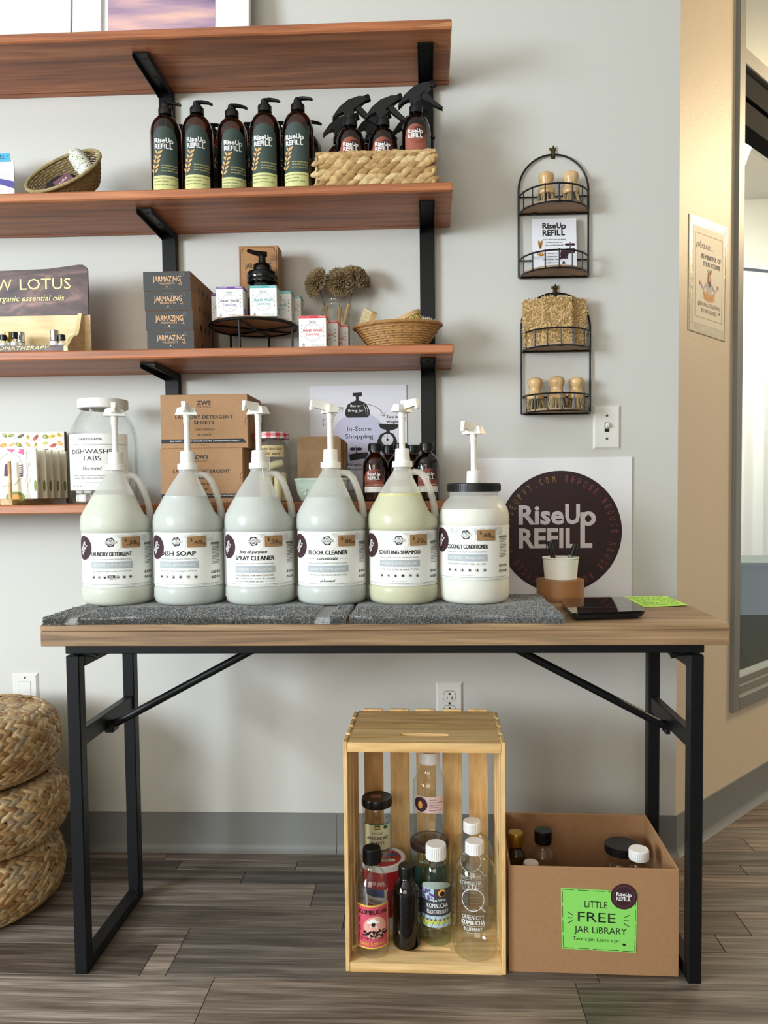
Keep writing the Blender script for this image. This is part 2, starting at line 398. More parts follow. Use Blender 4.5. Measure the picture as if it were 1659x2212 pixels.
# cove base: upright band that curves out into a toe
cove = [(0, .107), (-.004, .1065), (-.0045, .022), (-.007, .012), (-.014, .004), (-.019, .0005), (0, .0005)]
def coverun(bm, x0, x1, t0=0, t1=0):
    n = len(cove); vs = [(x0+y*t0, y, z) for y, z in cove]+[(x1-y*t1, y, z) for y, z in cove]
    bm.add(vs, [tuple(range(n)), tuple(range(n, 2*n))[::-1]]+[(i, (i+1) % n, n+(i+1) % n, n+i) for i in range(n)])
b = MB(); coverun(b, -3.4, WZ(729, 1837, 0).x-.0008); coverun(b, WZ(729, 1837, 0).x+.0008, XC, 0, .414)
struct(b.build('baseboard_back', m_base, smooth=50))
b = MB(); b.M = MR; coverun(b, 0, 5, .414, 0); struct(b.build('baseboard_right', m_base, smooth=50))
# ------------------------------------------------------------------ window in the angled wall
w1 = struct(bpy.data.objects.new('window_1', None)); S.collection.objects.link(w1); w1.matrix_world = MR
ZR0, ZR1 = 2.19, 2.237
for nm, bx in (('jamb', (FS, FS+.04, -.0125, .06, FZ, 2.74)), ('sill_rail', (FS+.04, 1.8, -.0125, .06, FZ, FZ+.04)), ('transom_rail', (FS+.04, 1.8, -.0105, .06, ZR0, ZR1)),
               ('head_rail', (FS+.04, 1.8, -.0125, .06, 2.70, 2.74)), ('jamb', (1.76, 1.8, -.0125, .06, FZ+.04, 2.70))):
    x0, x1, y0, y1, z0, z1 = bx; MB().box(x0, x1, y0, y1, z0, z1, .0025).build(nm, m_frame, w1, smooth=30)
b = MB().box(FS+.04, 1.76, .006, .06, FZ+.04, FZ+.062, .001).box(FS+.04, 1.76, .018, .06, FZ+.062, FZ+.082, .001); b.build('glazing_stop', m_frame, w1, smooth=0)
m_dk = mat('dark_header_paint', (36, 36, 34), .8, spec=.1)
MB().box(FS+.04, 1.76, .004, .06, 2.118, ZR0, .001).box(FS+.04, 1.76, .02, .06, 2.108, 2.118).box(FS+.04, 1.76, .008, .06, 2.04, 2.108, .001).build('header_panel', m_dk, w1, smooth=0)
m_pane = glass('window_glass', (.95, .96, .95), .01, 1.5)
MB().box(FS+.03, 1.77, .034, .040, FZ+.06, 2.05).build('pane', m_pane, w1, smooth=0)
MB().box(FS+.03, 1.77, .034, .040, ZR1, 2.71).build('pane', m_pane, w1, smooth=0)
# in the hall behind the glass
b = MB(); xs0 = 1.45; n = 40
pts = [(xs0+i*.028, 2.55+i*.012+.02*math.sin(i*1.35)) for i in range(n)]
vs = []; fs = []
for x, y in pts: vs += [(x, y, .25), (x, y, 2.28)]
for i in range(n-1): fs.append((2*i, 2*i+2, 2*i+3, 2*i+1))
b.add(vs, fs); b.add([(x, y+.003, z) for x, y, z in vs], fs)
t = thing('backdrop', 'white hanging curtain added behind the glass for its bright glare', 'backdrop'); b.build('cloth', mat('white_backdrop', (236, 240, 244), .8), t)  # added white sheet standing for the bright window glare in the pane
MB().tube([(1.4, 2.55, 2.3), (2.75, 3.05, 2.3)], .01, 8).build('rod', m_black, t)
t = thing('hall_cabinet', 'dull green cabinet low behind the window glass', 'cabinet', (1.72, 1.95, 0))
m_gr = mat('green_cabinet_paint', (92, 104, 92), .5)
MB().box(-.22, .4, -.2, .2, .05, .60, .004).build('body', m_gr, t); MB().box(-.23, .41, -.21, .21, .60, .62, .003).build('top', m_gr, t)
MB().box(-.2, .08, -.206, -.2, .08, .58, .001).build('door', m_gr, t); MB().box(.1, .38, -.206, -.2, .08, .58, .001).build('door', m_gr, t)
MB().box(-.2, .38, -.18, .18, 0, .05).build('plinth', m_black, t)
# ================================================================== shelves
XS, DS, TH = .0625, .2474, .0215
ZB = [2.0285, 1.6649, 1.297, .9334]; ZT = [z+TH for z in ZB]
m_ch = wood('cherry_wood', [(132, 74, 42), (172, 102, 60), (198, 128, 82)], sc=(1.6, 22, 30), rough=.45, bump=.1, streak=.3)
m_sap = wood('cherry_sapwood', [(176, 120, 74), (205, 150, 100)], sc=(2, 30, 30), rough=.45)
sl = ['topmost cherry wood shelf with picture frames standing on it', 'cherry wood shelf holding amber pump bottles and the rectangular woven basket',
      'cherry wood shelf holding hand wash boxes and the essential oil display', 'lowest cherry wood shelf, behind the row of white jugs']
for k in range(4):
    t = thing('wall_shelf', sl[k], 'shelf', (0, 0, ZB[k]), group='cherry wall shelves')
    MB().box(-1.75, XS, -DS, -.0215, 0, TH, .003).build('board', m_ch, t, smooth=20)
    MB().box(-1.75, XS, -.0213, -.0012, 0, TH, .001).build('back_strip', m_ch, t, smooth=20)
    if k == 0:
        o = MB(); o.add([(XS-.09, -DS-.0006, .003), (XS-.001, -DS-.0006, .003), (XS-.001, -DS-.0006, .0135), (XS-.04, -DS-.0006, .0095)], [(0, 1, 2, 3)]); o.build('sapwood_streak', m_sap, t, smooth=0)
for nm, x0, lb in (('l', -.694, 'black steel shelf bracket column left of the amber pump bottles'), ('r', -.0165, 'black steel shelf bracket column near the shelf ends')):
    t = thing('shelf_bracket', lb, 'bracket', (x0+.019, 0, 0), group='black steel shelf brackets')
    b = MB()
    z0 = .88
    for k in (3, 2, 1, 0):
        b.box(-.019, .019, -.0195, -.0005, z0, ZB[k]-.0005, .002); z0 = ZT[k]+.0005
    b.build('upright', m_black, t, smooth=30)
    for k in range(4):
        z = ZB[k]-.0006
        b = MB().box(-.019, .019, -.198, -.0200, z-.004, z, .001)
        for sx in (-1, 1):
            b.prism([(-.198, z-.004), (-.0200, z-.004), (-.0200, z-.019), (-.19, z-.014), (-.198, z-.009)], sx*.019-.002*(sx > 0), sx*.019+.002*(sx < 0), M=Matrix(((0, 0, 1, 0), (1, 0, 0, 0), (0, 1, 0, 0), (0, 0, 0, 1))))
        a = b.build('arm', m_black, t, smooth=30)
        for yy in (-.17, -.09): MB().lathe([(0, -.0012), (.0035, -.0012), (.0038, 0)], 10, c=(0, yy, z-.004)).build('screw', mat('dark_screw', (10, 10, 11), .5), a)
# ================================================================== table
m_tt = wood('grey_brown_table_wood', [(112, 84, 58), (150, 119, 85), (172, 141, 105)], sc=(1.8, 26, 34), rough=.5, bump=.12, streak=.32)
TX0, TX1, TYF, TYB, TZT, TZB = -.7742, .5765, -.5562, -.1781, .7194, .6767
tb = thing('folding_table', 'grey brown wooden folding table with black metal legs', 'table', (0, 0, 0))
MB().box(TX0, TX1, TYF, TYB, .7065, TZT, .0015).build('tabletop', m_tt, tb, smooth=20)
b = MB().box(TX0, TX1, TYF, TYF+.03, TZB, .7060, .0012).box(TX0, TX1, TYB-.03, TYB, TZB, .7060, .0012).box(TX0, TX0+.03, TYF+.03, TYB-.03, TZB, .706).box(TX1-.03, TX1, TYF+.03, TYB-.03, TZB, .706)
b.build('edge_board', m_tt, tb, smooth=20)
LX0, LX1, LY0, LY1, LW = -.7285, .5321, -.548, -.239, .027
b = MB().box(LX0, LX1, LY0, LY0+.02, .660, TZB-.0005, .0012).box(LX0, LX1, LY1-.02, LY1, .660, TZB-.0005, .0012)
for x in (LX0, LX1-.02): b.box(x, x+.02, LY0+.02, LY1-.02, .660, TZB-.0005)
b.build('frame_rail', m_black, tb, smooth=30)
for sx, x0 in ((1, LX0), (-1, LX1-LW)):
    x1 = x0+LW
    MB().box(x0, x1, LY0, LY0+LW, 0, .656, .0022).build('leg', m_black, tb, smooth=30)
    MB().box(x0, x1, LY1-LW, LY1, 0, .656, .0022).build('leg', m_black, tb, smooth=30)
    MB().box(x0, x1, LY0+LW, LY1-LW, .0005, LW, .0015).build('foot_rail', m_black, tb, smooth=30)
    MB().box(x0, x1, LY0+LW, LY1-LW, .629, .656, .0015).build('top_rail', m_black, tb, smooth=30)
    MB().box(x0+.004, x1-.004, LY0+LW, LY1-LW, .465, .50, .0015).build('cross_bar', m_black, tb, smooth=30)
    xm = (x0+x1)/2; ym = -.395
    br = MB().tube([(xm+sx*.012, ym, .470), (xm+sx*.03, ym, .478), (xm+sx*.36, ym, .652), (xm+sx*.38, ym, .657)], .0095, 10, ry=.0088).build('brace', m_black, tb)
    MB().box(xm-.004+sx*.006, xm+.004+sx*.018, ym-.016, ym+.016, .456, .478, .002).build('hinge', m_black, br)
    xa = x0+.03 if sx > 0 else x0-.03
    MB().tube([(x0+.01, LY0+.02, .657), (x0+LW/2+sx*.03, LY0+.02, .654), (x0+LW/2+sx*.045, LY0+.02, .649)], .005, 8).build('fold_hinge', m_black, tb)
    for y in (LY0+LW/2, LY1-LW/2): MB().box(x0+.001, x1-.001, y-.012, y+.012, -.0003, .004).build('foot_cap', m_black, tb)
# ================================================================== plates on the wall
m_plate = mat('white_plate_plastic', (226, 224, 216), .3)
m_hole = mat('slot_dark', (12, 11, 10), .6)
m_screw = mat('screw_steel', (120, 118, 112), .35, 1)
def plate(name, lb, cat, px, py, Zc=None):
    c = WY(px, py, 0); t = thing(name, lb, cat, (c.x, 0, c.z)); w, h, d = .0355, .057, .006
    b = MB(); v = [(-w, 0, -h), (w, 0, -h), (w, 0, h), (-w, 0, h)]; q = [(-w+.005, -d, -h+.005), (w-.005, -d, -h+.005), (w-.005, -d, h-.005), (-w+.005, -d, h-.005)]
    vs = [(x, -.0003, z) for x, y, z in v]+[(x, -.0015, z) for x, y, z in v]+q
    b.add(vs, [(0, 1, 5, 4), (1, 2, 6, 5), (2, 3, 7, 6), (3, 0, 4, 7), (4, 5, 9, 8), (5, 6, 10, 9), (6, 7, 11, 10), (7, 4, 8, 11), (8, 9, 10, 11)])
    b.build('plate', m_plate, t, smooth=0); return t
def scr(t, z, y=-.006):
    a = MB().lathe([(0, .0012), (.003, .001), (.0034, 0)], 12).build('screw', m_screw, t); a.rotation_euler = (PI/2, 0, 0); a.location = (0, y, z)
    MB().box(-.0026, .0026, -.0004, .0004, .0011, .0014).build('slot', m_hole, a).rotation_euler = (0, 0, .5)
t = plate('light_switch', 'white toggle light switch on the wall below the wire racks', 'switch', 1310, 923)
MB().box(-.006, .006, -.0063, -.0058, -.0125, .0125).build('slot', m_hole, t, smooth=0)
b = MB(); b.M = TR(0, -.004, 0) @ RX(-.5); b.box(-.0045, .0045, -.014, 0, -.006, .006, .0012); b.build('toggle', m_plate, t)
scr(t, .030); scr(t, -.030)
t = plate('power_outlet', 'white duplex power outlet on the wall above the wooden crate', 'outlet', 971, 1518)
for z in (.0195, -.0195):
    pts = [(.0165*math.cos(a), max(-.0135, min(.0135, .0175*math.sin(a)))) for a in [2*PI*i/32 for i in range(32)]]
    f = MB().prism(pts, 0, .0016, M=Matrix(((1, 0, 0, 0), (0, 0, -1, -.006), (0, 1, 0, z), (0, 0, 0, 1)))).build('socket', m_plate, t, smooth=30)
    MB().box(-.0075, -.0055, -.0080, -.0076, z-.009, z-.001).box(.0055, .0075, -.0080, -.0076, z-.0095, z-.0005).box(-.0028, .0028, -.0080, -.0076, z+.004, z+.009).build('slot', m_hole, f, smooth=0)
    MB().prism([(p[0]*1.05, p[1]*1.06) for p in pts], 0, .0003, M=Matrix(((1, 0, 0, 0), (0, 0, -1, -.006), (0, 1, 0, z), (0, 0, 0, 1)))).build('socket_gap', m_hole, f, smooth=0)
scr(t, 0)
t = plate('blank_plate', 'white cover plate low on the wall behind the woven poufs', 'wall plate', 57, 1498)
MB().box(-.0170, .0170, -.0062, -.0058, -.0345, .0345).build('insert_gap', mat('plate_gap', (150, 155, 160), .6), t, smooth=0)
MB().box(-.0162, .0162, -.0075, -.0058, -.0337, .0337, .0006).build('insert', m_plate, t, smooth=20); scr(t, .0455)
# ================================================================== things on the table
K = mat('print_black', (24, 22, 22), .6); KG = mat('print_grey', (120, 122, 122), .6); KW = mat('print_white', (235, 233, 228), .6)
KB = mat('print_banner_grey', (172, 180, 182), .6); m_paper = mat('label_paper', (238, 237, 230), .5)
m_kraft = mat('kraft_paper', (166, 128, 84), .75, noise=(60, .12)); m_plum = mat('plum_sticker', (58, 30, 38), .5)
m_wp = mat('white_pump_plastic', (240, 238, 228), .35)
JP = [(0, .004), (.05, .003), (.068, 0), (.0755, .006), (.0785, .018), (.0785, .034), (.0775, .037), (.0758, .040), (.0758, .161), (.0775, .164), (.0785, .168), (.0785, .183),
      (.0765, .196), (.070, .209), (.0615, .2235), (.052, .240), (.0405, .259), (.033, .271), (.026, .281), (.0215, .288), (.0195, .292), (.0195, .302)]
def jrf(a, z):
    d = abs((a-PI/2+PI) % (2*PI)-PI)/.75
    if d >= 1 or z < .188 or z > .287: return 1
    g = min(1, (z-.188)/.018, (.287-z)/.014); return 1-.44*g*(.5+.5*math.cos(PI*d))**.7
def dense(p, n=3):
    o = []
    for (a, b), (c, d) in zip(p, p[1:]): o += [(a+(c-a)*i/n, b+(d-b)*i/n) for i in range(n)]
    return o+[p[-1]]
def pump_head(b, z):
    vs = [(-.024, -.012, z), (.024, -.012, z), (.024, .013, z), (-.024, .013, z), (-.019, -.009, z+.015), (.019, -.009, z+.015), (.017, .009, z+.017), (-.017, .009, z+.017), (0, -.006, z+.021), (0, .008, z+.019)]
    b.add(vs, [(0, 3, 2, 1), (0, 1, 5, 8, 4), (2, 3, 7, 9, 6), (1, 2, 6, 5), (3, 0, 4, 7), (4, 8, 9, 7), (8, 5, 6, 9)])
    n = [(-.0065, -.004, z+.004), (.0065, -.004, z+.004), (.0065, -.002, z+.024), (-.0065, -.002, z+.024)]
    e = [(-.0042, -.046, z+.012), (.0042, -.046, z+.012), (.0048, -.044, z+.026), (-.0048, -.044, z+.026)]
    b.add(n+e, [(0, 1, 2, 3), (7, 6, 5, 4), (0, 4, 5, 1), (1, 5, 6, 2), (2, 6, 7, 3), (3, 7, 4, 0)])
    b.box(-.004, .004, -.048, -.040, z+.004, z+.014, .001)
def pump(t, z, rot, base=True):
    if base:
        MB().lathe([(.0205, z), (.0225, z+.0005), (.0225, z+.0125), (.021, z+.0135), (.016, z+.0137)], 32).build('pump_collar', m_wp, t)
    MB().lathe([(.0165, z+.0132), (.0168, z+.014), (.0155, z+.0405), (.014, z+.0415), (0, z+.0415)], 24).build('pump_housing', m_wp, t)
    MB().lathe([(.0066, z+.041), (.0066, z+.102), (.0076, z+.1025), (.0076, z+.109), (.0079, z+.1095), (.0079, z+.112), (.0076, z+.1125), (.0078, z+.118), (.009, z+.125)], 16).build('pump_stem', m_wp, t)
    b = MB(); b.M = RZ(rot); pump_head(b, z+.122); b.build('pump_head', m_wp, t, smooth=25)
def icons(P, u, v, n, w, ch=None):
    for i in range(n):
        x = u-w/2+w*i/(n-1)
        P.disc(x, v, .0036, K, 0, .0031, n=14)
        k = i % 3
        if k == 0: P.disc(x, v, .0022, K, 1, n=10)
        elif k == 1: P.poly([(x-.0018, v-.0012), (x+.0018, v-.0018), (x+.0015, v+.002), (x-.001, v+.0015)], K, 1)
        else: P.disc(x, v-.0004, .0019, K, 1, ry=.0023, n=8)
def badge(P, u, v, r):
    n = 24; V = []; F = []
    for i in range(n):
        a = 2*PI*i/n; rr = r*(1 if i % 4 < 2 else .88); V += [(u+rr*math.cos(a), v+rr*math.sin(a)), (u+.70*r*math.cos(a), v+.70*r*math.sin(a))]; j = (i+1) % n; F.append((2*i, 2*j, 2*j+1, 2*i+1))
    P.geo(V, F, K, 1); P.rect(u-r*1.25, v-r*.28, u+r*1.25, v+r*.28, m_paper, 2, 4); P.rect(u-r*1.2, v-r*.24, u+r*1.2, v+r*.24, K, 2.5, 4); P.rect(u-r*1.14, v-r*.17, u+r*1.14, v+r*.17, m_paper, 3, 4)
    P.text('RUSTIC STRENGTH', u, v-r*.1, r*.2, K, w=r*2, lay=3.6)
    P.rect(u-r*.3, v+r*.36, u+r*.3, v+r*.5, K, 2); P.rect(u-r*.35, v-r*.52, u+r*.35, v-r*.38, K, 2)
m_fade = mat('label_grey_wash', (196, 198, 194), .6, noise=(90, .3, (232, 232, 226)))
def jug_label(t, R, z0, hgt, a0, title, pre, post, sub, cap, nic, price, tw, drip=0, jar=False):
    k = hgt/.118
    b = MB(); n = 44; vs = []; fs = []
    for i in range(n+1):
        a = -1.42+2.95*i/n; vs += [((R+.0004)*math.sin(a), -(R+.0004)*math.cos(a), z0), ((R+.0004)*math.sin(a), -(R+.0004)*math.cos(a), z0+hgt)]
        if i: q = 2*i; fs.append((q-2, q, q+1, q-1))
    lab = MB().add(vs, fs).build('label', m_paper, t)
    P = Print(cylmap(R+.0004, a0, (0, 0, z0)), .0004)
    P.rect(-.045, .098*k, .085, .114*k, m_fade, -.6, 16); P.disc(0, .094*k, .021, m_paper, -.2, n=28)
    badge(P, 0, .0985*k, .0105)
    y = .0685*k
    if pre: P.text(pre, -.002, y+.004, .0075, K, w=.060, bold=.022, shear=.25); y -= .011
    P.text(title, 0, y, .0095 if len(title) < 16 else .0085, K, w=tw, bold=.032); 
    if post: P.text(post, 0, y-.011, .0072, K, w=.044, bold=.012, shear=.25); P.rect(-.044, y-.009, -.028, y-.0082, KG); P.rect(.028, y-.009, .044, y-.0082, KG); y -= .011
    P.text(sub, 0, y-.0085, .0026, KG, w=.088)
    yb = min(y-.012, .060*k); P.rect(-.046, yb-.015, .046, yb, KB, 0, 14); P.text('UNSCENTED | HYPOALLERGENIC', 0, yb-.0105, .0052, KW, w=.082, bold=.02, lay=1)
    P.text(cap, 0, yb-.0225, .0036, KG if not pre else K, w=.085)
    if nic:
        icons(P, 0, yb-.034, nic, .080)
        if title.startswith('LAUNDRY'): P.rect(-.0075, yb-.036, .0075, yb-.030, K, 3); P.text('256', 0, yb-.0352, .0042, KW, bold=.02, lay=4); P.rect(-.0075, yb-.040, .0075, yb-.0372, m_paper, 3); P.text('LOADS', 0, yb-.0396, .0016, K, lay=4)
    elif pre:
        P.text('glass · stainless steel · ceramic tile · porcelain', 0, yb-.029, .0032, K, w=.090, shear=.2); P.text('natural marble · wood · laminate · vinyl · plastic · mirror & more', 0, yb-.0345, .0026, K, w=.090, shear=.2)
    elif post:
        P.line([(-.021, yb-.029), (.021, yb-.029), (.021, yb-.037), (-.021, yb-.037)], .0004, KG, closed=True); P.text('pH neutral', 0, yb-.0352, .0048, K, w=.032, shear=.25, bold=.01)
    P.text('128 FL OZ (1 US GAL) 3.78 L', 0, .0095*k, .0016, KG, w=.032); P.rect(-.09, .0055*k, .10, .0062*k, KG, 0, 30); P.rect(-.09, .0022*k, .10, .0042*k, m_fade, 0, 30)
    P.rect(.076, .0905*k, .104, .0955*k, KG, 0, 6)
    for i in range(13): P.rect(.078, (.088-i*.0033)*k, .104-.006*random.random(), (.0892-i*.0033)*k, KG, 0, 4)
    for j in (0, 1):
        for i in range(4): P.disc(.079+i*.0075, (.030-j*.0115)*k, .0030, K, 0, n=12); P.disc(.079+i*.0075, (.030-j*.0115)*k, .0013, m_paper, 1, n=8)
    P.build('lettering', lab)
    ps = MB(); c = (.0395, .0985*k); n = 6; vs = []; fs = []; cm = cylmap(R+.0004, a0, (0, 0, z0)); sk = random.uniform(-.001, .001)
    for i in range(n+1):
        u = c[0]-.016+.041*i/n; vs += [cm(u, .086*k+sk*i/n, .0016), cm(u, .110*k+sk*i/n, .0016)]
        if i: q = 2*i; fs.append((q-2, q, q+1, q-1))
    st = ps.add(vs, fs).build('price_sticker', m_kraft, t)
    P = Print(cm, .0021); P.text('$', c[0]-.008, .0995*k, .0065, K); P.text(price, c[0]+.005, .093*k, .0085, K, w=.020, rot=.05); P.text('/oz', c[0]+.019, .0915*k, .006, K, w=.008, rot=.05); P.build('lettering', st)
    a = -1.13; cm = cylmap(R+.0004, a, (0, 0, z0)); P = Print(cm, .0012); P.disc(0, .086*k, .0265, m_plum, 0, n=32); o = P.build('logo_sticker', t)
    P = Print(cm, .0017); P.disc(0, .086*k, .0225, mat('plum_ring', (96, 58, 60), .5), 0, .0221, n=28); logo(P, 0, .086*k, .029, KW, 0, .9); P.build('lettering', o)
def jug(x, lv, tint, rot, name, label, *lab):
    t = thing('pump_jug', label, 'jug', (x, -.335, TZT+.0150), math.atan2(-x, 1.715), 'gallon pump jugs on the table')
    pr = dense(JP, 2)
    b = MB().lathe(pr, 56, rf=jrf)
    b.build('body', milky('jug_plastic', (240, 240, 233), .42, .28), t, smooth=60)
    lq = [(max(0, r-.0016), z+.0015) for r, z in pr if z < lv]
    r0, z0 = lq[-1]; lq += [(r0*.985, lv), (0, lv)]
    MB().lathe(lq, 56, rf=jrf).build('liquid', mat('liquid_'+tint, {'clear': (186, 190, 185), 'warm': (206, 207, 186), 'yellow': (204, 200, 140)}[tint], .25, sss=.0), t, smooth=60)
    MB().tube([(.012, 0, .284), (.026, 0, .2875), (.039, 0, .2855), (.0495, 0, .275), (.0590, 0, .252), (.0670, 0, .226), (.0708, 0, .206), (.0712, 0, .188)], [.0100, .0108, .0112, .0112, .0108, .0108, .0118, .0135], 12, ry=.0066).build('handle', milky('jug_plastic', 0), t, smooth=70)
    pump(t, .2975, rot); jug_label(t, .0758, .0415, .118, *lab); return t
jx = [-.7032, -.5387, -.3774, -.2164, -.0565]
jug(jx[0], .243, 'warm', -.05, '', 'pump jug with laundry detergent label, leftmost of the white jugs', -.20, 'LAUNDRY DETERGENT', '', '', 'CLEAN YOUR LAUNDRY & HOME WITH POWERFUL PLANTS', 'deep cleaning that is gentle on fabrics and sensitive skin', 7, '.35', .088)
jug(jx[1], .239, 'clear', -.15, '', 'pump jug with dish soap label on the grey towel', -.37, 'DISH SOAP', '', '', 'WASH YOUR HANDS & KITCHEN WITH POWERFUL PLANTS', 'tough on stains with fast foaming, grease cutting soap', 6, '.40', .082)
jug(jx[2], .235, 'clear', -.75, '', 'pump jug with spray cleaner label, third from the left', -.19, 'SPRAY CLEANER', 'lots of purpose', '', 'SUPER EFFECTIVE · NON TOXIC · PLANT & MINERAL BASED', 'AN ESSENTIAL FOR MANY SURFACES', 0, '.36', .088)
jug(jx[3], .232, 'clear', -1.15, '', 'pump jug with floor cleaner concentrate label', -.13, 'FLOOR CLEANER', '', 'concentrate', 'MAKES GALLONS OF POWERFUL PLANT-BASED CLEANING', 'SAFE FOR ALL HARD SURFACE & SEALED FLOORS', 0, '.88', .088)
jug(jx[4], .240, 'yellow', .85, '', 'pump jug of yellowish soothing shampoo', -.12, 'SOOTHING SHAMPOO', '', '', 'GENTLE CLEANSING · NON TOXIC · SENSITIVE SKIN APPROVED', 'FOR ALL AGES & HAIR TYPES', 6, '.70', .094)
# conditioner jar
t = thing('pump_jar', 'wide jar of white coconut conditioner with black lid and pump', 'jar', (.1015, -.335, TZT+.0150), math.atan2(-.1001, 1.715))
CP = [(0, .003), (.05, .003), (.066, 0), (.0735, .005), (.0772, .016), (.0772, .050), (.0765, .053), (.0765, .171), (.0772, .174), (.0772, .188), (.0745, .203), (.0665, .218), (.058, .2265), (.0535, .231), (.0535, .234), (.0555, .2365), (.0535, .239), (.053, .246)]
MB().lathe(dense(CP, 2), 56).build('body', milky('jar_plastic', (243, 243, 238), .45, .25), t, smooth=60)
lq = [(r-.0016, z+.001) for r, z in dense(CP, 2) if z < .200 and r > .01]
MB().lathe([(0, .004)]+lq+[(.072, .2045), (.05, .198), (.02, .194), (0, .195)], 56, rf=lambda a, z: 1+(.014*math.sin(7*a)*math.sin(3.3*a+1) if z > .199 else 0)).build('cream', mat('cream_white', (240, 237, 222), .5), t, smooth=60)
b = MB().lathe([(.0535, .2415), (.0585, .2420), (.0585, .2590), (.0570, .2605), (0, .2605)], 72)
for i in range(72):
    a = 2*PI*i/72; b.M = RZ(a); b.box(-.0012, .0012, -.0594, -.058, .2440, .2570)
b.build('lid', mat('black_ribbed_plastic', (22, 22, 23), .4), t, smooth=30)
pump(t, .2465, -.55, False)
jug_label(t, .0768, .0535, .116, -.23, 'COCONUT CONDITIONER', '', '', 'MADE WITH COCONUT OIL & SHEA BUTTER', 'FOR NORMAL TO DRY HAIR · ALL AGES', 6, '.85', .094)
# ------------------------------------------------------------------ towels
m_tow = mat('grey_terry', (156, 156, 154), .95, spec=.1, noise=(260, .3)); m_hem = mat('grey_hem', (150, 150, 148), .9, spec=.1, bump=(900, .3))
def towel(lb, x0, x1, y0, y1, bands, seed, th=.0148):
    rnd = random.Random(seed); t = thing('hand_towel', lb, 'towel', (0, 0, TZT), group='grey towels under the jugs')
    nx = int((x1-x0)/.0034); ny = 74; top = []; b = MB(); bh = MB(); bd = [False]*(nx+1)
    for i in range(nx+1):
        x = x0+(x1-x0)*i/nx; bd[i] = any(a <= x <= c for a, c in bands)
    vs = []
    for i in range(nx+1):
        x = x0+(x1-x0)*i/nx; wv = .004*math.sin(x*23+seed)+.002*math.sin(x*71)
        for j in range(ny+1):
            v = j/ny; y = y0+wv*(1-v)+(y1-y0-.004*math.sin(x*17))*v
            e = min(1, (y-y0+.002)/.007, (x-x0+.001)/.006, (x1-x+.001)/.006); e = max(.06, e); z = th*math.sqrt(max(0, 1-(1-e)**2)) if e < 1 else th
            z -= .0022 if bd[i] else 0
            z += (0 if bd[i] else rnd.uniform(-.0013, .0010))*(1 if v < .62 else .4)
            vs.append((x+rnd.uniform(-.0006, .0006), y+rnd.uniform(-.0006, .0006), max(.0012, min(z, th))))
    fs = []; fh = []
    for i in range(nx):
        for j in range(ny):
            q = (i*(ny+1)+j, (i+1)*(ny+1)+j, (i+1)*(ny+1)+j+1, i*(ny+1)+j+1); (fh if bd[i] and bd[i+1] else fs).append(q)
    o = len(vs); m = nx+1
    for i in range(nx+1): x, y, z = vs[i*(ny+1)]; vs.append((x, y, .0002))
    for i in range(nx): fs.append((o+i, o+i+1, (i+1)*(ny+1), i*(ny+1)))
    me = MB(); me.add(vs, fs, 0); me.f += fh; me.m += [1]*len(fh)
    me.build('terry', [m_tow, m_hem], t, smooth=0, recalc=False)
    b = MB()                                                                     # pile loops standing on the weave
    for _ in range(int((x1-x0)*30000)):
        x = rnd.uniform(x0+.002, x1-.002); v = rnd.random()**1.6
        if any(a-.001 <= x <= c+.001 for a, c in bands): continue
        wv = .004*math.sin(x*23+seed)+.002*math.sin(x*71); y = y0+.001+wv*(1-v)+(y1-y0-.004*math.sin(x*17))*v; e = min(1, (y-y0-wv+.002)/.007)
        if -.395 < y and v > .45 and x < .185: continue
        z = th*math.sqrt(max(0, 1-(1-e)**2)) if e < 1 else th; z = min(max(.001, z-.001), th-.0012) if y > -.42 and x < .185 else max(.001, z-.001)
        a = rnd.uniform(0, 2*PI); d = Vector((math.cos(a), math.sin(a), 0))*.0011; u_ = Vector((rnd.uniform(-.5, .5), rnd.uniform(-.9, .1), 1)).normalized()*rnd.uniform(.0018, .0036)
        if y > -.42 and x < .185: u_ *= .3
        c = Vector((x, y, z)); s_ = d.cross(u_).normalized()*.0006
        b.add([c-d, c+d, c+u_+d*.8+s_, c+u_-d*.8-s_], [(0, 1, 2, 3)])
    for _ in range(int((x1-x0)*16000)):                                          # rounded front edge
        x = rnd.uniform(x0+.001, x1-.001)
        if any(a-.001 <= x <= c+.001 for a, c in bands): continue
        wv = .004*math.sin(x*23+seed)+.002*math.sin(x*71); q = rnd.uniform(.05, 1.45); c = Vector((x, y0+wv+.006-.007*math.cos(q), max(.0019, th*math.sin(q)-.0006)))
        u_ = Vector((rnd.uniform(-.5, .5), -math.cos(q)+rnd.uniform(-.3, .3), math.sin(q)+rnd.uniform(-.5, .2))).normalized()*rnd.uniform(.0016, .0032)
        a = rnd.uniform(0, 2*PI); d = Vector((math.cos(a), 0, math.sin(a)))*.0011; s_ = d.cross(u_).normalized()*.0006
        if c.z+u_.z < .0004: u_.z = .0004
        b.add([c-d, c+d, c+u_+d*.8+s_, c+u_-d*.8-s_], [(0, 1, 2, 3)])
    o = b.build('pile', m_tow, t, smooth=0, recalc=False); o['kind'] = 'stuff'
towel('long grey terry towel under the first four jugs', -.770, -.163, -.552, -.245, [(-.722, -.700), (-.225, -.195)], 3)
towel('shorter grey terry towel under the shampoo jug and conditioner jar', -.158, .262, -.550, -.240, [], 5)
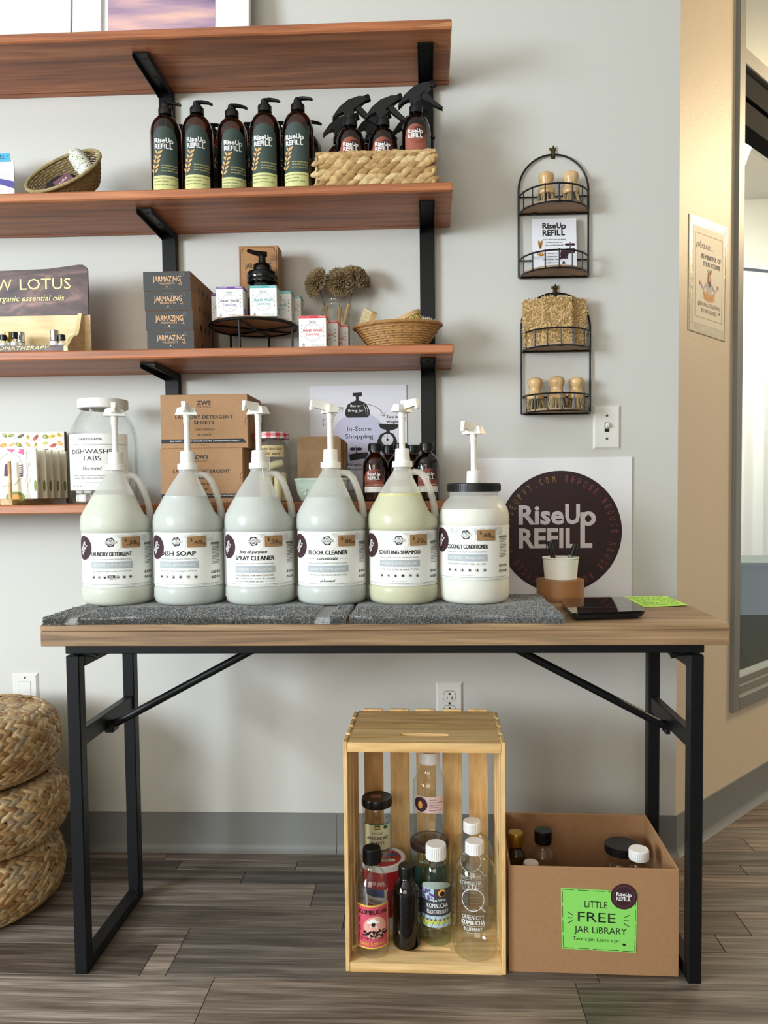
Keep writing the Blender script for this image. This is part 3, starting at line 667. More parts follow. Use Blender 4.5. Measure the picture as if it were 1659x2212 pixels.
# ------------------------------------------------------------------ square logo sign on the wall
c0 = WY(1021, 992, -.006); c1 = WY(1366, 985, -.006); SW = c1.x-c0.x; sz1 = (c0.z+c1.z)/2
t = thing('logo_sign', 'square white board with a round plum shop logo above the table', 'sign', (c0.x, 0, sz1-SW))
MB().box(0, SW, -.006, -.0005, 0, SW, .0006).build('board', mat('white_board', (233, 231, 231), .45), t, smooth=0)
dc = WY(1210, 1149, -.006); dr = (WY(1344, 1149, -.006).x-WY(1078, 1149, -.006).x)/2; du, dv = dc.x-c0.x, dc.z-(sz1-SW)
mp = flat((0, -.006, 0), (1, 0, 0), (0, 0, 1))
P = Print(mp, .0003); P.disc(du, dv, dr, mat('plum_print', (43, 19, 24), .45), 0, n=72); dsc = P.build('disc', t)
P = Print(mp, .0006); kl = mat('sign_lilac_white', (214, 203, 207), .5); logo(P, du-.008, dv+.014, .202, kl, 0)
cr = [mat('ring_gold', (150, 112, 66), .5), mat('ring_rose', (128, 62, 60), .5)]
P.disc(du+.0722, dv+.0345, .0042, mat('plum_print', 0), 1.5, ry=.0058)
ring = 'RISEUPVT.COM REFUSE REDUCE REUSE REPAIR RECYCLE ROT '
for i, ch in enumerate(ring):
    if ch == ' ': continue
    a = 3.02-2*PI*i/len(ring); rr = dr*.82
    P.text(ch, du+rr*math.cos(a), dv+rr*math.sin(a), .0175, cr[0] if i < 12 else cr[1], w=.0016 if ch in 'I.' else .0072, rot=a-PI/2)
P.build('lettering', dsc)
# ------------------------------------------------------------------ tape roll, cup, markers
p = WZ(1219, 1301, TZT); R = .0555
t = thing('tape_roll', 'roll of brown packing tape lying flat under the paper cup', 'tape', (p.x, p.y+R, TZT))
MB().lathe([(.040, .0005), (R, .0005), (R, .048), (.040, .048), (.040, .0005)], 56).build('tape', mat('brown_tape', (152, 104, 62), .35), t, smooth=30)
MB().lathe([(.037, .0005), (.0399, .0005), (.0399, .0485), (.037, .0485), (.037, .0005)], 56).build('core', m_kraft, t, smooth=30)
cx, cy, cz = p.x, p.y+R, TZT+.0490
t = thing('paper_cup', 'small white paper cup on the brown tape roll', 'cup', (cx+.001, cy, cz))
MB().lathe([(0, .0025), (.0345, .0025), (.0345, 0), (.0375, 0), (.0415, .047), (.0430, .048), (.0435, .0495), (.0425, .051), (.0410, .0500), (.0362, .004), (0, .004)], 48).build('cup_body', mat('white_paper_cup', (238, 236, 222), .6), t, smooth=50)
def marker(lb, bc, tc, x, y, lean, az, L=.085):
    t = thing('marker', lb, 'marker', (cx+x, cy+y, cz+.0062)); M = RZ(az) @ RY(lean)
    for nm, pf, col in (('barrel', [(0, 0), (.0058, .001), (.0060, .05), (.0056, .052), (0, .052)], bc), ('cap', [(.0056, .0525), (.0066, .053), (.0062, L-.004), (.005, L), (0, L)], tc)):
        b = MB(); b.M = M; b.lathe(pf, 16).build(nm, col, t)
mk = mat('marker_black', (18, 18, 19), .35)
marker('black marker leaning left in the paper cup', mk, mk, -.008, -.004, -.22, .1)
marker('grey marker with black cap leaning right in the paper cup', mat('marker_grey', (140, 142, 142), .4), mk, .008, .002, .36, -.1, .082)
# ------------------------------------------------------------------ kitchen scale and note
z = TZT+.0175
q = [WZ(1207, 1292, z), WZ(1352, 1289, z), WZ(1397, 1319, z), WZ(1236, 1325, z)]
c = sum(q, Vector())/4; t = thing('kitchen_scale', 'flat black glass kitchen scale lying in front of the logo sign', 'scale', (c.x, c.y, TZT))
def rr(q, r, n=5):
    out = []
    for i in range(4):
        a, p0, d = q[i-1], q[i], q[(i+1) % 4]; e0 = (a-p0).normalized()*r; e1 = (d-p0).normalized()*r
        for k in range(n+1):
            s = k/n; out.append(p0+e0*(1-s)**2+e1*s**2)
    return out
ol = [(p.x-c.x, p.y-c.y) for p in rr([Vector((p.x, p.y)).to_3d() for p in q], .016)]
MB().prism(ol, .0125, .0175).build('glass_top', mat('black_glass', (9, 9, 10), .06, coat=.5), t, smooth=30)
MB().add([(x*.995, y*.995, .0124) for x, y in ol]+[(x*.93, y*.93, .004) for x, y in ol], [tuple(range(len(ol)))[::-1], tuple(range(len(ol), 2*len(ol)))]+[(i, (i+1) % len(ol), len(ol)+(i+1) % len(ol), len(ol)+i) for i in range(len(ol))]).build('base', mat('scale_plastic', (24, 24, 26), .5), t, smooth=30)
for sx in (-.05, .05):
    for sy in (-.04, .04): MB().lathe([(0, 0), (.008, 0), (.008, .0042)], 12, c=(sx, sy, 0)).build('foot', m_black, t)
P = Print(lambda u, v, o: Vector((u, v, .0175+o)), .0002); P.rect(-.05, -.045, .055, -.044, KG); P.rect(-.012, -.05, .012, -.046, mat('scale_display', (30, 26, 24), .15)); P.build('display', t)
t = thing('note_card', 'bright green handwritten note at the back right of the table', 'note', (0, 0, TZT))
z = TZT+.0006; q = [WZ(1346, 1289, z), WZ(1440, 1288, z), WZ(1487, 1308, z+.001), WZ(1392, 1312, z)]
m_neon = mat('neon_green_paper', (176, 232, 90), .6)
b = MB(); zt = .0012; vs = [(p.x, p.y, .0006) for p in q]+[(p.x, p.y, .0010) for p in q]; vs[6] = (vs[6][0], vs[6][1], .0026); vs[2] = (vs[2][0], vs[2][1], .0022)
b.add(vs, [(3, 2, 1, 0), (4, 5, 6, 7), (0, 1, 5, 4), (1, 2, 6, 5), (2, 3, 7, 6), (3, 0, 4, 7)]); pg = b.build('paper', m_neon, t, smooth=0)
def nmap(u, v, o):
    a = q[3].lerp(q[2], u); d = q[0].lerp(q[1], u); e = a.lerp(d, v); return Vector((e.x, e.y, .0011+.0016*u*(1-v)+o))
P = Print(nmap, .0003)
for i in range(8):
    x = .08
    while x < .86:
        w = random.uniform(.05, .14); y = .88-i*.105
        P.line([(x+w*k/8, y+random.uniform(-.025, .03)) for k in range(9)], .014, K); x += w+.03
P.build('handwriting', pg)
# ================================================================== lowest shelf
Z4 = ZT[3]
def gl(n): return {'clear': glass('clear_glass', (.965, .975, .97)), 'amber': glass('amber_glass', (.36, .17, .045)), 'green': glass('green_glass', (.90, .94, .91))}[n]
def rotm(x, y, z, rz): return TR(x, y, z) @ RZ(rz)
# glass jar with dishwasher tabs
p = WY(228, 1080, -.145); R = .081
t = thing('glass_jar', 'big clear glass jar with white lid and white label on the lowest shelf', 'jar', (p.x, -.145, Z4), math.atan2(-p.x, 1.905))
JG = [(0, .004), (.05, .003), (.070, 0), (.078, .007), (R, .018), (R, .150), (.0795, .170), (.074, .190), (.065, .209), (.0565, .222), (.0535, .228), (.0545, .231), (.0535, .234), (.0535, .248)]
MB().lathe(dense(JG, 2), 48).build('glass', gl('clear'), t, smooth=60)
MB().lathe([(.0545, .2345), (.0575, .2350), (.0600, .2365), (.0600, .2560), (.0585, .2585), (.05, .2592), (0, .2592)], 64).build('lid', mat('white_lid', (232, 230, 222), .4), t, smooth=40)
b = MB(); n = 30; vs = []; fs = []
for i in range(n+1):
    a = -1.35+2.08*i/n; vs += [((R+.0006)*math.sin(a), -(R+.0006)*math.cos(a), .034), ((R+.0006)*math.sin(a), -(R+.0006)*math.cos(a), .170)]
    if i: fs.append((2*i-2, 2*i, 2*i+1, 2*i-1))
lb = b.add(vs, fs).build('label', m_paper, t)
P = Print(cylmap(R+.0006, -.34, (0, 0, .034)), .0006)
P.text('GREEN LLAMA', -.006, .120, .0062, K, w=.058); P.rect(-.08, .110, .085, .1106, K, 0, 20)
P.text('DISHWASHER', 0, .088, .0105, K, w=.118); P.text('TABS', -.003, .071, .0115, K, w=.046); P.text('Unscented', -.002, .048, .0095, K, w=.046, shear=.35)
P.disc(.040, .056, .0100, mat('earth_blue', (62, 112, 142), .5, noise=(70, .3, (110, 150, 120))), 1, n=20)
P.text('Sodium Carbonate, Sodium Percarbonate, Citric Acid,', 0, .034, .0030, K, w=.110); P.text('Tetraacetyl TAED, Sodium Lauryl Sulfoacetate, Amylase', 0, .028, .0030, K, w=.110)
P.rect(-.08, .018, .085, .0186, K, 0, 20); P.rect(0, .003, .0005, .015, K); P.text('Made in the USA', -.045, .009, .0030, K); P.text('Net Weight', .045, .009, .003, K)
P.poly([(.057, .068), (.062, .066), (.064, .074), (.060, .078)], K, 1)
P.build('lettering', lb)
m_tab = mat('dish_tab_white', (236, 234, 228), .8); first = None; k = 0
for lay in range(2):
    for i in range(11):
        a = 2*PI*i/11+lay*.3; r = .058 if i % 4 else .028; x, y, z = p.x+r*math.sin(a), -.145-r*math.cos(a), Z4+.0055+lay*.0215
        if first is None:
            first = thing('dishwasher_tab', 'white pressed dishwasher tab at the bottom of the big glass jar', 'tablet', (x, y, z), a, 'white tabs inside the big glass jar')
            MB().box(-.0125, .0125, -.0085, .0085, 0, .0185, .0025).build('tablet', m_tab, first, smooth=20)
        else: dup(first, first['label'], (x, y, z), a+random.uniform(-.4, .4))
# two cardboard boxes, one on the other
m_card = mat('brown_cardboard', (170, 130, 92), .8, noise=(140, .08))
m_cards = mat('cardboard_edge_dark', (96, 72, 52), .85)
def zbox(lb, pxl, pxr, z, h, yf, rz, d=.15):
    a = WY(pxl, 1000, yf); c = WY(pxr, 1000, yf); w = c.x-a.x
    t = thing('cardboard_box', lb, 'box', ((a.x+c.x)/2, yf+d/2, z), rz, 'laundry sheet boxes')
    MB().box(-w/2, w/2, -d/2, d/2, 0, h, .0012).build('carton', m_card, t, smooth=20)
    P = Print(flat((0, -d/2, 0), (1, 0, 0), (0, 0, 1)), .0003); ku = h/.134
    P.text('ZWS', 0, .108*ku, .0100, K, w=.034, bold=.03); P.text('ESSENTIALS', 0, .101*ku, .0042, mat('print_brown', (96, 70, 46), .7), w=.036)
    P.text('LAUNDRY DETERGENT', 0, .074*ku, .0082, K, w=.142, bold=.02, space=1.05); P.text('SHEETS', 0, .060*ku, .0082, K, w=.050, bold=.02)
    P.text('- UNSCENTED -', 0, .0445*ku, .0044, K, w=.055, bold=.02); P.text('60 LOADS', 0, .032*ku, .0044, K, w=.033, bold=.02)
    P.poly([(-w/2+.001, .013*ku), (w/2-.004, .013*ku), (w/2-.012, .023*ku), (-w/2+.001, .023*ku)], K); P.text('ZERO WASTE  |  POWERED BY PLANTS  |  NO MESS  |  DETERGENT W/OUT THE JUG', 0, .0165*ku, .0030, KW, w=.172, bold=.02, lay=1)
    P.text('120 g / 4 oz', 0, .007*ku, .0026, K, w=.02); P.arc(w/2+.002, .066*ku, .009, PI/2+.25, 1.5*PI-.25, .0008, m_cards)
    P.build('print', t)
    for y in (-d/2+.02, d/2-.0206): MB().box(w/2+.0001, w/2+.0006, y, y+.0006, .004, h-.004).build('flap_slit', m_cards, t, smooth=0)
zbox('brown laundry sheet carton resting directly on the lowest shelf', 347, 527, Z4, .134, -.180, -.03)
zbox('brown laundry sheet carton on top of the other carton', 349, 537, Z4+.1342, .131, -.176, .0)
# jar with gingham lid
p = WY(589, 1080, -.12); t = thing('gingham_jar', 'glass jar with red gingham lid full of cream sticks', 'jar', (p.x, -.12, Z4), .15)
RJ = .0475
MB().lathe(dense([(0, .003), (.036, .002), (.043, 0), (.0470, .006), (RJ, .014), (RJ, .135), (.0455, .147), (.0415, .153), (.0405, .156), (.0405, .166)], 2), 40).build('glass', gl('clear'), t, smooth=60)
red = mat('lid_red', (196, 44, 52), .4); pink = mat('lid_pink', (226, 140, 144), .4); wht = mat('lid_white', (236, 230, 226), .4)
b = MB(); n = 48
for j, (r0, z0, r1, z1) in enumerate(((.0435, .158, .0445, .164), (.0445, .164, .0445, .170), (.0445, .170, .040, .1745))):
    for i in range(n):
        a0, a1 = 2*PI*i/n, 2*PI*(i+1)/n; k = 0 if (i//2) % 2 and j % 2 else (1 if (i//2) % 2 or j % 2 else 2)
        b.add([(r0*math.sin(a0), -r0*math.cos(a0), z0), (r0*math.sin(a1), -r0*math.cos(a1), z0), (r1*math.sin(a1), -r1*math.cos(a1), z1), (r1*math.sin(a0), -r1*math.cos(a0), z1)], [(0, 1, 2, 3)], k)
b.lathe([(.040, .1745), (.036, .1738), (0, .1738)], 48, m=2); b.lathe([(.0435, .158), (.0412, .158)], 48, m=0); b.build('lid', [red, pink, wht], t, smooth=40)
b = MB(); vs = []; fs = []; n = 14
for i in range(n+1):
    a = -.85+1.55*i/n; vs += [((RJ+.0005)*math.sin(a), -(RJ+.0005)*math.cos(a), .112), ((RJ+.0005)*math.sin(a), -(RJ+.0005)*math.cos(a), .140)]
    if i: fs.append((2*i-2, 2*i, 2*i+1, 2*i-1))
lb = b.add(vs, fs).build('label', mat('kraft_label_light', (206, 184, 138), .7), t)
P = Print(cylmap(RJ+.0005, -.05, (0, 0, .112)), .0005); P.text('Laundry Stain Stick', 0, .017, .0062, K, w=.060, shear=.3); P.text('$2.00 each', 0, .005, .0062, K, w=.048, shear=.3); P.build('lettering', lb)
m_st = mat('cream_stick', (236, 222, 178), .6, sss=.0); first = None
for i, (dx, dy, tl, az, zz) in enumerate(((-.022, -.016, .05, 0, 0), (-.004, -.026, .08, 1, 0), (.018, -.020, .05, 2, 0), (.026, .004, .06, 3, 0), (.002, .0, .04, 4, 0), (-.026, .008, .06, 5, 0), (.006, .024, .05, 6, 0), (-.014, .026, .04, .5, 0))):
    if first is None:
        first = thing('stain_stick', 'cream coloured stick standing inside the gingham lid jar', 'stick', (p.x+dx, -.12+dy, Z4+.0035), az, 'cream sticks in the gingham jar')
        MB().lathe([(0, 0), (.0095, 0), (.0100, .002), (.0100, .066), (.009, .070), (0, .071)], 14).build('stick', m_st, first)
    else: dup(first, first['label'], (p.x+dx, -.12+dy, Z4+.0035), az)
o = dup(first, 'cream stick lying on top of the others in the gingham jar', (p.x-.014, -.127, Z4+.088), 0); o.rotation_euler = (0, 1.3, .35); o.scale = (1, 1, .62); del o['group']
# green planter with paper bags
p = WY(697, 1080, -.125); t = thing('ceramic_planter', 'small pale green ceramic planter with flower relief holding paper bags', 'planter', (p.x, -.125, Z4), .02)
m_cel = mat('celadon_glaze', (196, 214, 196), .15, noise=(40, .12), coat=.4)
def rrf(k):
    def f(a, z): s, c = abs(math.sin(a)), abs(math.cos(a)); return 1/((s/1.0)**k+(c/.52)**k)**(1/k)
    return f
MB().lathe([(0, .004), (.045, .004), (.047, 0), (.054, .004), (.062, .022), (.066, .042), (.067, .052), (.0695, .0535), (.0695, .058), (.067, .059), (.064, .057), (.062, .04), (.055, .012), (0, .010)], 56, rf=rrf(4)).build('pot', m_cel, t, smooth=50)
for fx in (-.036, .036):
    b = MB()
    for i in range(6):
        a = 2*PI*i/6+.3; b.ell((fx+.0095*math.cos(a), -.0325+.004, .030+.0095*math.sin(a)), .0085, .003, .004, 8, 6, M=Matrix.Rotation(-a, 4, 'Y'))
    b.ell((fx, -.031, .030), .004, .0035, .004); b.build('flower_relief', m_cel, t)
m_bag = mat('brown_paper', (142, 110, 76), .85, bump=(60, .5, .004), noise=(25, .2))
for i in range(5):
    w = .054; h = .150-.003*i; y = -.145+i*.0095; xo = (-.004, .0, .006, .009, .004)[i]
    bt = thing('paper_bag', ('brown paper bag standing front most in the green planter', 'brown paper bag second from the front in the planter', 'brown paper bag in the middle of the planter bundle', 'brown paper bag next to last in the planter bundle', 'rear most brown paper bag in the planter')[i], 'paper bag', (p.x+xo, y, Z4+.0112), 0, 'brown paper bags in the planter')
    b = MB(); pts = [(-w*.9, 0), (w*.9, 0), (w, .02), (w, h-.008), (w-.006, h), (-w+.007, h), (-w, h-.010), (-w, .02)]
    b.prism(pts, -.0035, .0035, M=Matrix(((1, 0, 0, 0), (0, 0, 1, 0), (0, 1, 0, 0), (0, 0, 0, 1)))); b.build('bag', m_bag, bt, smooth=0)
    MB().box(-w+.002, w-.002, -.0042, -.0036, .050, .0515).build('fold', m_bag, bt, smooth=0)
# amber bottles with rust labels
m_blk = mat('black_cap_plastic', (18, 17, 17), .3); m_rust = mat('rust_label', (152, 82, 62), .55); m_rust2 = mat('rust_dark', (62, 30, 26), .55)
def archlabel(R, u0, u1, v0, v1, rad, n=14):
    vs = []; fs = []; cm = cylmap(R, 0)
    for i in range(n+1):
        u = u0+(u1-u0)*i/n; k = abs(u-(u0+u1)/2)/((u1-u0)/2); top = v1-rad*(1-math.sqrt(max(0, 1-k*k)))
        vs += [cm(u, v0, .0004), cm(u, top, .0004)]
        if i: fs.append((2*i-2, 2*i, 2*i+1, 2*i-1))
    return vs, fs
def boston():
    t = thing('amber_bottle', '', 'bottle')
    R = .0315
    MB().lathe(dense([(0, .003), (.022, .002), (.0285, 0), (.031, .004), (R, .010), (R, .084), (.0300, .096), (.0255, .107), (.0185, .115), (.0140, .119), (.0132, .123), (.0132, .128)], 2), 36).build('glass', gl('amber'), t, smooth=60)
    b = MB().lathe([(.0155, .1245), (.0172, .125), (.0172, .141), (.0160, .1435), (0, .1435)], 40)
    for i in range(40): b.M = RZ(2*PI*i/40); b.box(-.0007, .0007, -.0178, -.017, .127, .140)
    b.build('cap', m_blk, t, smooth=30)
    vs, fs = archlabel(R, -.0265, .0265, .036, .079, .019)
    l = MB().add(vs, fs).build('label', m_rust, t)
    P = Print(cylmap(R), .0008); P.rect(-.0265, .022, .0265, .0362, m_paper, 0, 10); P.disc(.012, .063, .0125, m_rust2, 0, n=24)
    for q in (.0145, .0165, .0185): P.disc(.008, .062, q, mat('rust_line', (120, 60, 46), .5), 0, q-.0005, n=24)
    logo(P, 0, .062, .032, KW, 1)
    P.text('REFUSE REDUCE', -.014, .046, .0022, m_rust2, w=.022); P.text('REUSE REPAIR', -.014, .042, .0022, m_rust2, w=.022); P.text('RISEUPVT.COM', .012, .039, .0026, KW, w=.022, bold=.02)
    for j, s in enumerate(('PRODUCT', 'TARE', 'DATE')): P.text(s, -.024, .0315-j*.0038, .0018, K, al='l', lay=1); P.rect(-.014, .0312-j*.0038, .022, .0314-j*.0038, KG, 1, 6)
    P.build('lettering', l); return t
B0 = boston()
for i, (px, y, lb) in enumerate(((811, -.125, 'small amber bottle with black cap and rust label, leftmost of the trio'), (866, -.128, 'small amber bottle half hidden behind the shampoo pump'), (922, -.128, 'small amber bottle with rust label nearest the shelf end'),
                                 (840, -.045, 'amber bottle standing behind the leftmost small amber bottle'), (893, -.048, 'amber bottle standing between and behind the other small amber bottles'))):
    q = WY(px, 1050, y); a = math.atan2(-q.x, 1.92)
    if i == 0: B0.location = (q.x, y, Z4); B0.rotation_euler = (0, 0, a-.12); B0['label'] = lb; B0['group'] = 'small amber bottles on the lowest shelf'
    else: dup(B0, lb, (q.x, y, Z4), a+(0, 0, .1, .3, -.2)[i])
# poster in-store shopping
a = WY(669, 835, -.003); c = WY(878, 830, -.003); d = WY(745, 1060, -.003); w = c.x-a.x; h = (a.z+c.z)/2-d.z
t = thing('shopping_poster', 'white poster with scale and jar drawings taped behind the paper bags', 'poster', (a.x, 0, d.z))
MB().box(0, w, -.003, -.0006, 0, h).build('sheet', mat('poster_white', (222, 220, 226), .5), t, smooth=0)
def PP(px, py): q = WY(px, py, -.003); return (q.x-a.x, q.z-d.z)
P = Print(flat((0, -.003, 0), (1, 0, 0), (0, 0, 1)), .0004)
u, v = PP(776, 950); P.disc(u, v, .073, mat('poster_lilac', (196, 192, 212), .5), 0, n=40)
mm = lambda n: n*.00122
def jarshape(px, py, s):
    u, v = PP(px, py); pts = [(-27, -14), (-22, -20), (22, -20), (27, -14), (26, -4), (20, 9), (10, 15), (3, 17), (3, 25), (10, 26), (10, 34), (-10, 33), (-10, 26), (-3, 25), (-3, 17), (-11, 14), (-21, 8), (-26, -4)]
    P.poly([(u+mm(x*s), v+mm(y*s)) for x, y in pts], K, 1)
jarshape(772, 882, 1.0); u, v = PP(771, 880); P.text('Buy or', u-.003, v+.001, .0062, KW, w=.028, bold=.02, lay=2); P.text('Bring Jar', u-.003, v-.0115, .0062, KW, w=.040, bold=.02, lay=2)
P.line([PP(790, 876), PP(794, 884), PP(795, 896)], .001, KW, 2); P.line([PP(785, 874), PP(790, 884), PP(791, 896)], .001, KW, 2)
u, v = PP(776, 931); P.text('In-Store', u, v, .0115, KG, w=.064); u, v = PP(776, 947); P.text('Shopping', u, v, .0115, KG, w=.074)
br = mat('poster_brown', (112, 78, 64), .5)
P.line([PP(794, 873), PP(808, 877), PP(820, 884), PP(830, 898)], .0012, br, 1); P.line([PP(820, 896), PP(830, 899), PP(832, 889)], .0012, br, 1)
P.line([PP(718, 905), PP(728, 890), PP(738, 881)], .0012, br, 1); P.line([PP(731, 880), PP(741, 880), PP(738, 891)], .0012, br, 1)
u, v = PP(708, 884); P.text('Weigh', u, v, .0062, K, w=.028, bold=.02, rot=.06)
u, v = PP(848, 903); P.text('Tare its', u, v, .0065, K, w=.034, bold=.02); u, v = PP(847, 914); P.text('Weight', u, v, .0065, K, w=.032, bold=.02)
P.poly([PP(817, 915), PP(861, 917), PP(858, 925), PP(848, 929), PP(842, 930), (PP(842, 934)), PP(850, 937), PP(857, 950), PP(858, 966), PP(815, 962), PP(815, 952), PP(822, 938), PP(834, 933), PP(834, 929), PP(822, 925)], K, 1)
u, v = PP(837, 950); P.disc(u, v, .0155, mat('poster_white', 0), 2, n=24); P.disc(u, v, .0033, K, 3, n=10); P.rect(u-.0006, v, u+.0006, v+.009, K, 3)
for i in range(8): q = 2*PI*i/8; P.line([(u+.011*math.cos(q), v+.011*math.sin(q)), (u+.014*math.cos(q), v+.014*math.sin(q))], .0012, K, 3)
P.poly([PP(754, 982), PP(772, 978), PP(795, 977), PP(796, 990), PP(776, 992), PP(757, 996)], K, 1); P.line([PP(770, 978), PP(769, 964)], .002, K, 1)
for s in (-1, 1): u, v = PP(769+s*7, 970); P.disc(u, v, .008, K, 1, ry=.0042, n=14)
u, v = PP(766, 1006); P.text('Fill with', u, v, .0065, K, w=.036, bold=.02); u, v = PP(767, 1016); P.text('Product', u, v, .0065, K, w=.036, bold=.02)
P.line([PP(706, 905), PP(699, 905), PP(697, 912), PP(699, 920)], .0012, K, 1)
P.build('print', t)
# food wrap display
xr = WY(82, 1050, -.215).x
t = thing('wrap_stand', 'wooden stand with dowel holding paper wrap packs at the left end', 'display stand', (xr, 0, Z4)); m_lw = wood('light_wood', [(176, 144, 96), (204, 172, 122), (220, 192, 146)], sc=(24, 5, 24), rough=.6, streak=.2)
bx = WY(16, 1085, -.244).x-xr
MB().box(bx-.016, bx+.012, -.2440, -.055, .0003, .0145, .001).build('base_bar', m_lw, t, smooth=0)
MB().box(bx-.13, bx-.017, -.1, -.08, .0003, .0145, .001).build('cross_bar', m_lw, t, smooth=0)
q = WY(23, 1075, -.236); q2 = WY(20, 996, -.233)
MB().tube([(q.x-xr, -.236, .014), (q2.x-xr, -.233, q2.z-Z4)], .0042, 12).build('dowel', m_lw, t)
pk = mat('wrap_pack_paper', (236, 228, 206), .7); pinkp = mat('print_pink', (214, 92, 146), .6); pgreen = mat('print_olive', (128, 140, 60), .6); pdg = mat('print_deepgreen', (52, 92, 58), .6); pplum = mat('print_plum', (92, 46, 66), .6); por = mat('print_orange', (228, 160, 74), .6)
first = None
for i in range(5):
    y = -.216+i*.036
    if i in (0, 1):
        s = thing('wrap_pack', ('front most cream wrap pack with a drawn face window' if i == 0 else 'cream printed wrap pack behind the dowel'), 'pack', (xr+(.0 if i == 0 else .004), y, Z4+.0150), -.03, 'paper wrap packs on the stand')
        W, Hh = .150, .122
        MB().box(-W, 0, -.003, .003, 0, Hh, .001).build('sleeve', pk, s, smooth=0)
        P = Print(flat((0, -.003, 0), (1, 0, 0), (0, 0, 1)), .0003)
        for j, wd in enumerate(('Compostable', 'Reusable', 'No Plastic')):
            v = Hh-.021-.038*j; P.text(wd, -.022, v+.002, .0035, K, w=.022, rot=PI/2); P.disc(-.022, v-.018, .0065, K, 0, .0060, n=18); P.disc(-.022, v-.018, .003, KG, 0, .0022, n=10); P.rect(-.031, v-.027, -.012, v-.0266, KG)
        P.disc(-.004, .032, .0035, pgreen, 0, ry=.014, n=16)
        if i == 0:
            P.poly([(-.045, Hh-.002), (-.030, Hh-.012), (-.030, Hh-.002)], pinkp); P.poly([(-.075, Hh-.002), (-.060, Hh-.010), (-.052, Hh-.002)], pinkp); P.poly([(-.048, Hh-.010), (-.030, Hh-.016), (-.032, Hh-.002)], pinkp, 1)
            P.poly([(-.088, .035), (-.035, .05), (-.035, .082), (-.060, .105), (-.088, .095)], mat('print_cream', (244, 238, 224), .6), 0)
            P.line([(-.092, .095), (-.070, .112), (-.045, .104), (-.033, .080), (-.035, .055), (-.055, .035), (-.09, .03)], .0008, KG, 1)
            P.poly([(-.082, .055), (-.068, .055), (-.068, .090), (-.080, .082)], pplum, 1)
            for j in range(6): P.poly([(-.046, .055+j*.005), (-.035, .053+j*.005), (-.035, .058+j*.005)], pplum, 1)
            P.disc(-.055, .004, .024, pgreen, 0, ry=.014, n=20); P.disc(-.055, .003, .014, por, 1, ry=.008, n=16); P.disc(-.105, .008, .004, K); P.poly([(-.11, .05), (-.095, .06), (-.1, .1), (-.12, .09)], por)
        P.build('print', s); first = s
    else: dup(first, ('cream printed wrap pack, third along the stand', 'cream printed wrap pack, fourth along the stand', 'rear most cream wrap pack on the stand')[i-2], (xr+.001*i, y, Z4+.0150), -.03)
q = WY(139, 932, -.040); s = thing('pattern_card', 'white fruit and vegetable patterned backing card behind the wrap packs', 'card', (q.x, -.040, Z4+.0002)); Hh = q.z-Z4
MB().box(-.19, 0, -.002, .012, 0, Hh, .0006).build('card', mat('card_white', (238, 236, 226), .6), s, smooth=0)
P = Print(flat((0, -.002, 0), (1, 0, 0), (0, 0, 1)), .0003); cols = [pgreen, pdg, por, mat('print_yellow', (232, 196, 96), .6), mat('print_red', (210, 92, 70), .6), mat('print_pear', (196, 206, 128), .6)]
rnd = random.Random(4)
for i in range(9):
    for j in range(4):
        u = -.185+i*.022+rnd.uniform(-.004, .004); v = Hh-.012-j*.021+rnd.uniform(-.004, .004); k = rnd.randrange(6); a = rnd.uniform(0, 3)
        P.disc(u, v, rnd.uniform(.007, .010), cols[k], 0, ry=rnd.uniform(.003, .006), n=14, rot=a); P.disc(u+.002*math.cos(a), v+.002*math.sin(a), .004, cols[(k+3) % 6], 1, ry=.002, n=10, rot=a)
        P.text('BEES', u+.010, v-.009, .0016, KG)
P.build('print', s)
P = Print(flat((0, -.002, 0), (0, 1, 0), (0, 0, 1)), .0003); P.rect(.0005, .002, .0135, Hh-.002, mat('card_dark_side', (70, 66, 56), .6), 0)
for i in range(12): P.disc(.007+rnd.uniform(-.003, .003), .01+i*.011, .005, (pplum, pdg, K)[i % 3], 1, ry=.004, n=10)
P.build('side_print', s)
# ================================================================== third shelf
Z3 = ZT[2]
# --- essential oil display
YB, YF = -.150, -.2430
rx = WY(190, 640, YB).x; xp = WY(140, 755, YF).x
t = thing('oil_display', 'wooden display with dark stained sign for essential oil bottles', 'display', (rx, 0, Z3))
m_dkw = wood('dark_stained_ply', [(52, 34, 34), (78, 54, 52), (96, 70, 66), (150, 112, 100)], sc=(5, 14, 14), rough=.45, streak=.3, dist=2.5)
m_ply = wood('pale_ply', [(206, 176, 124), (226, 200, 150), (234, 212, 166)], sc=(6, 8, 20), rough=.55, streak=.15)
ztop = WY(150, 572, YB).z-Z3; zb_ = WY(150, 680, YB).z-Z3; Ls = .46
pts = [(0, zb_), (0, ztop-.014), (-.003, ztop-.006), (-.010, ztop-.001), (-.02, ztop)]+[(-.02-.02*i, ztop-.0018*min(i, 4)-.0004*i) for i in range(1, 22)]+[(-Ls, zb_)]
MB().prism(pts, YB, YB+.006, M=Matrix(((1, 0, 0, 0), (0, 0, 1, 0), (0, 1, 0, 0), (0, 0, 0, 1)))).build('sign_board', m_dkw, t, smooth=0)
def DP(px, py, Y=YB): q = WY(px, py, Y); return q.x-rx, q.z-Z3
kyl = mat('print_pale_yellow', (236, 226, 150), .5)
P = Print(flat((0, YB, 0), (1, 0, 0), (0, 0, 1)), .0005)
u, v = DP(153, 624); u2, _ = DP(43, 626); P.text('LOTUS', u, v, .0265, kyl, w=u-u2, bold=.0, al='r'); u, v = DP(26, 627); P.text('NEW', u, v, .0265, kyl, w=.085, al='r')
u, v = DP(139, 649); P.text('organic essential oils', u, v, .0135, kyl, w=u-DP(0, 650)[0]+.012, shear=.25, bold=.008, al='r')
P.build('lettering', t)
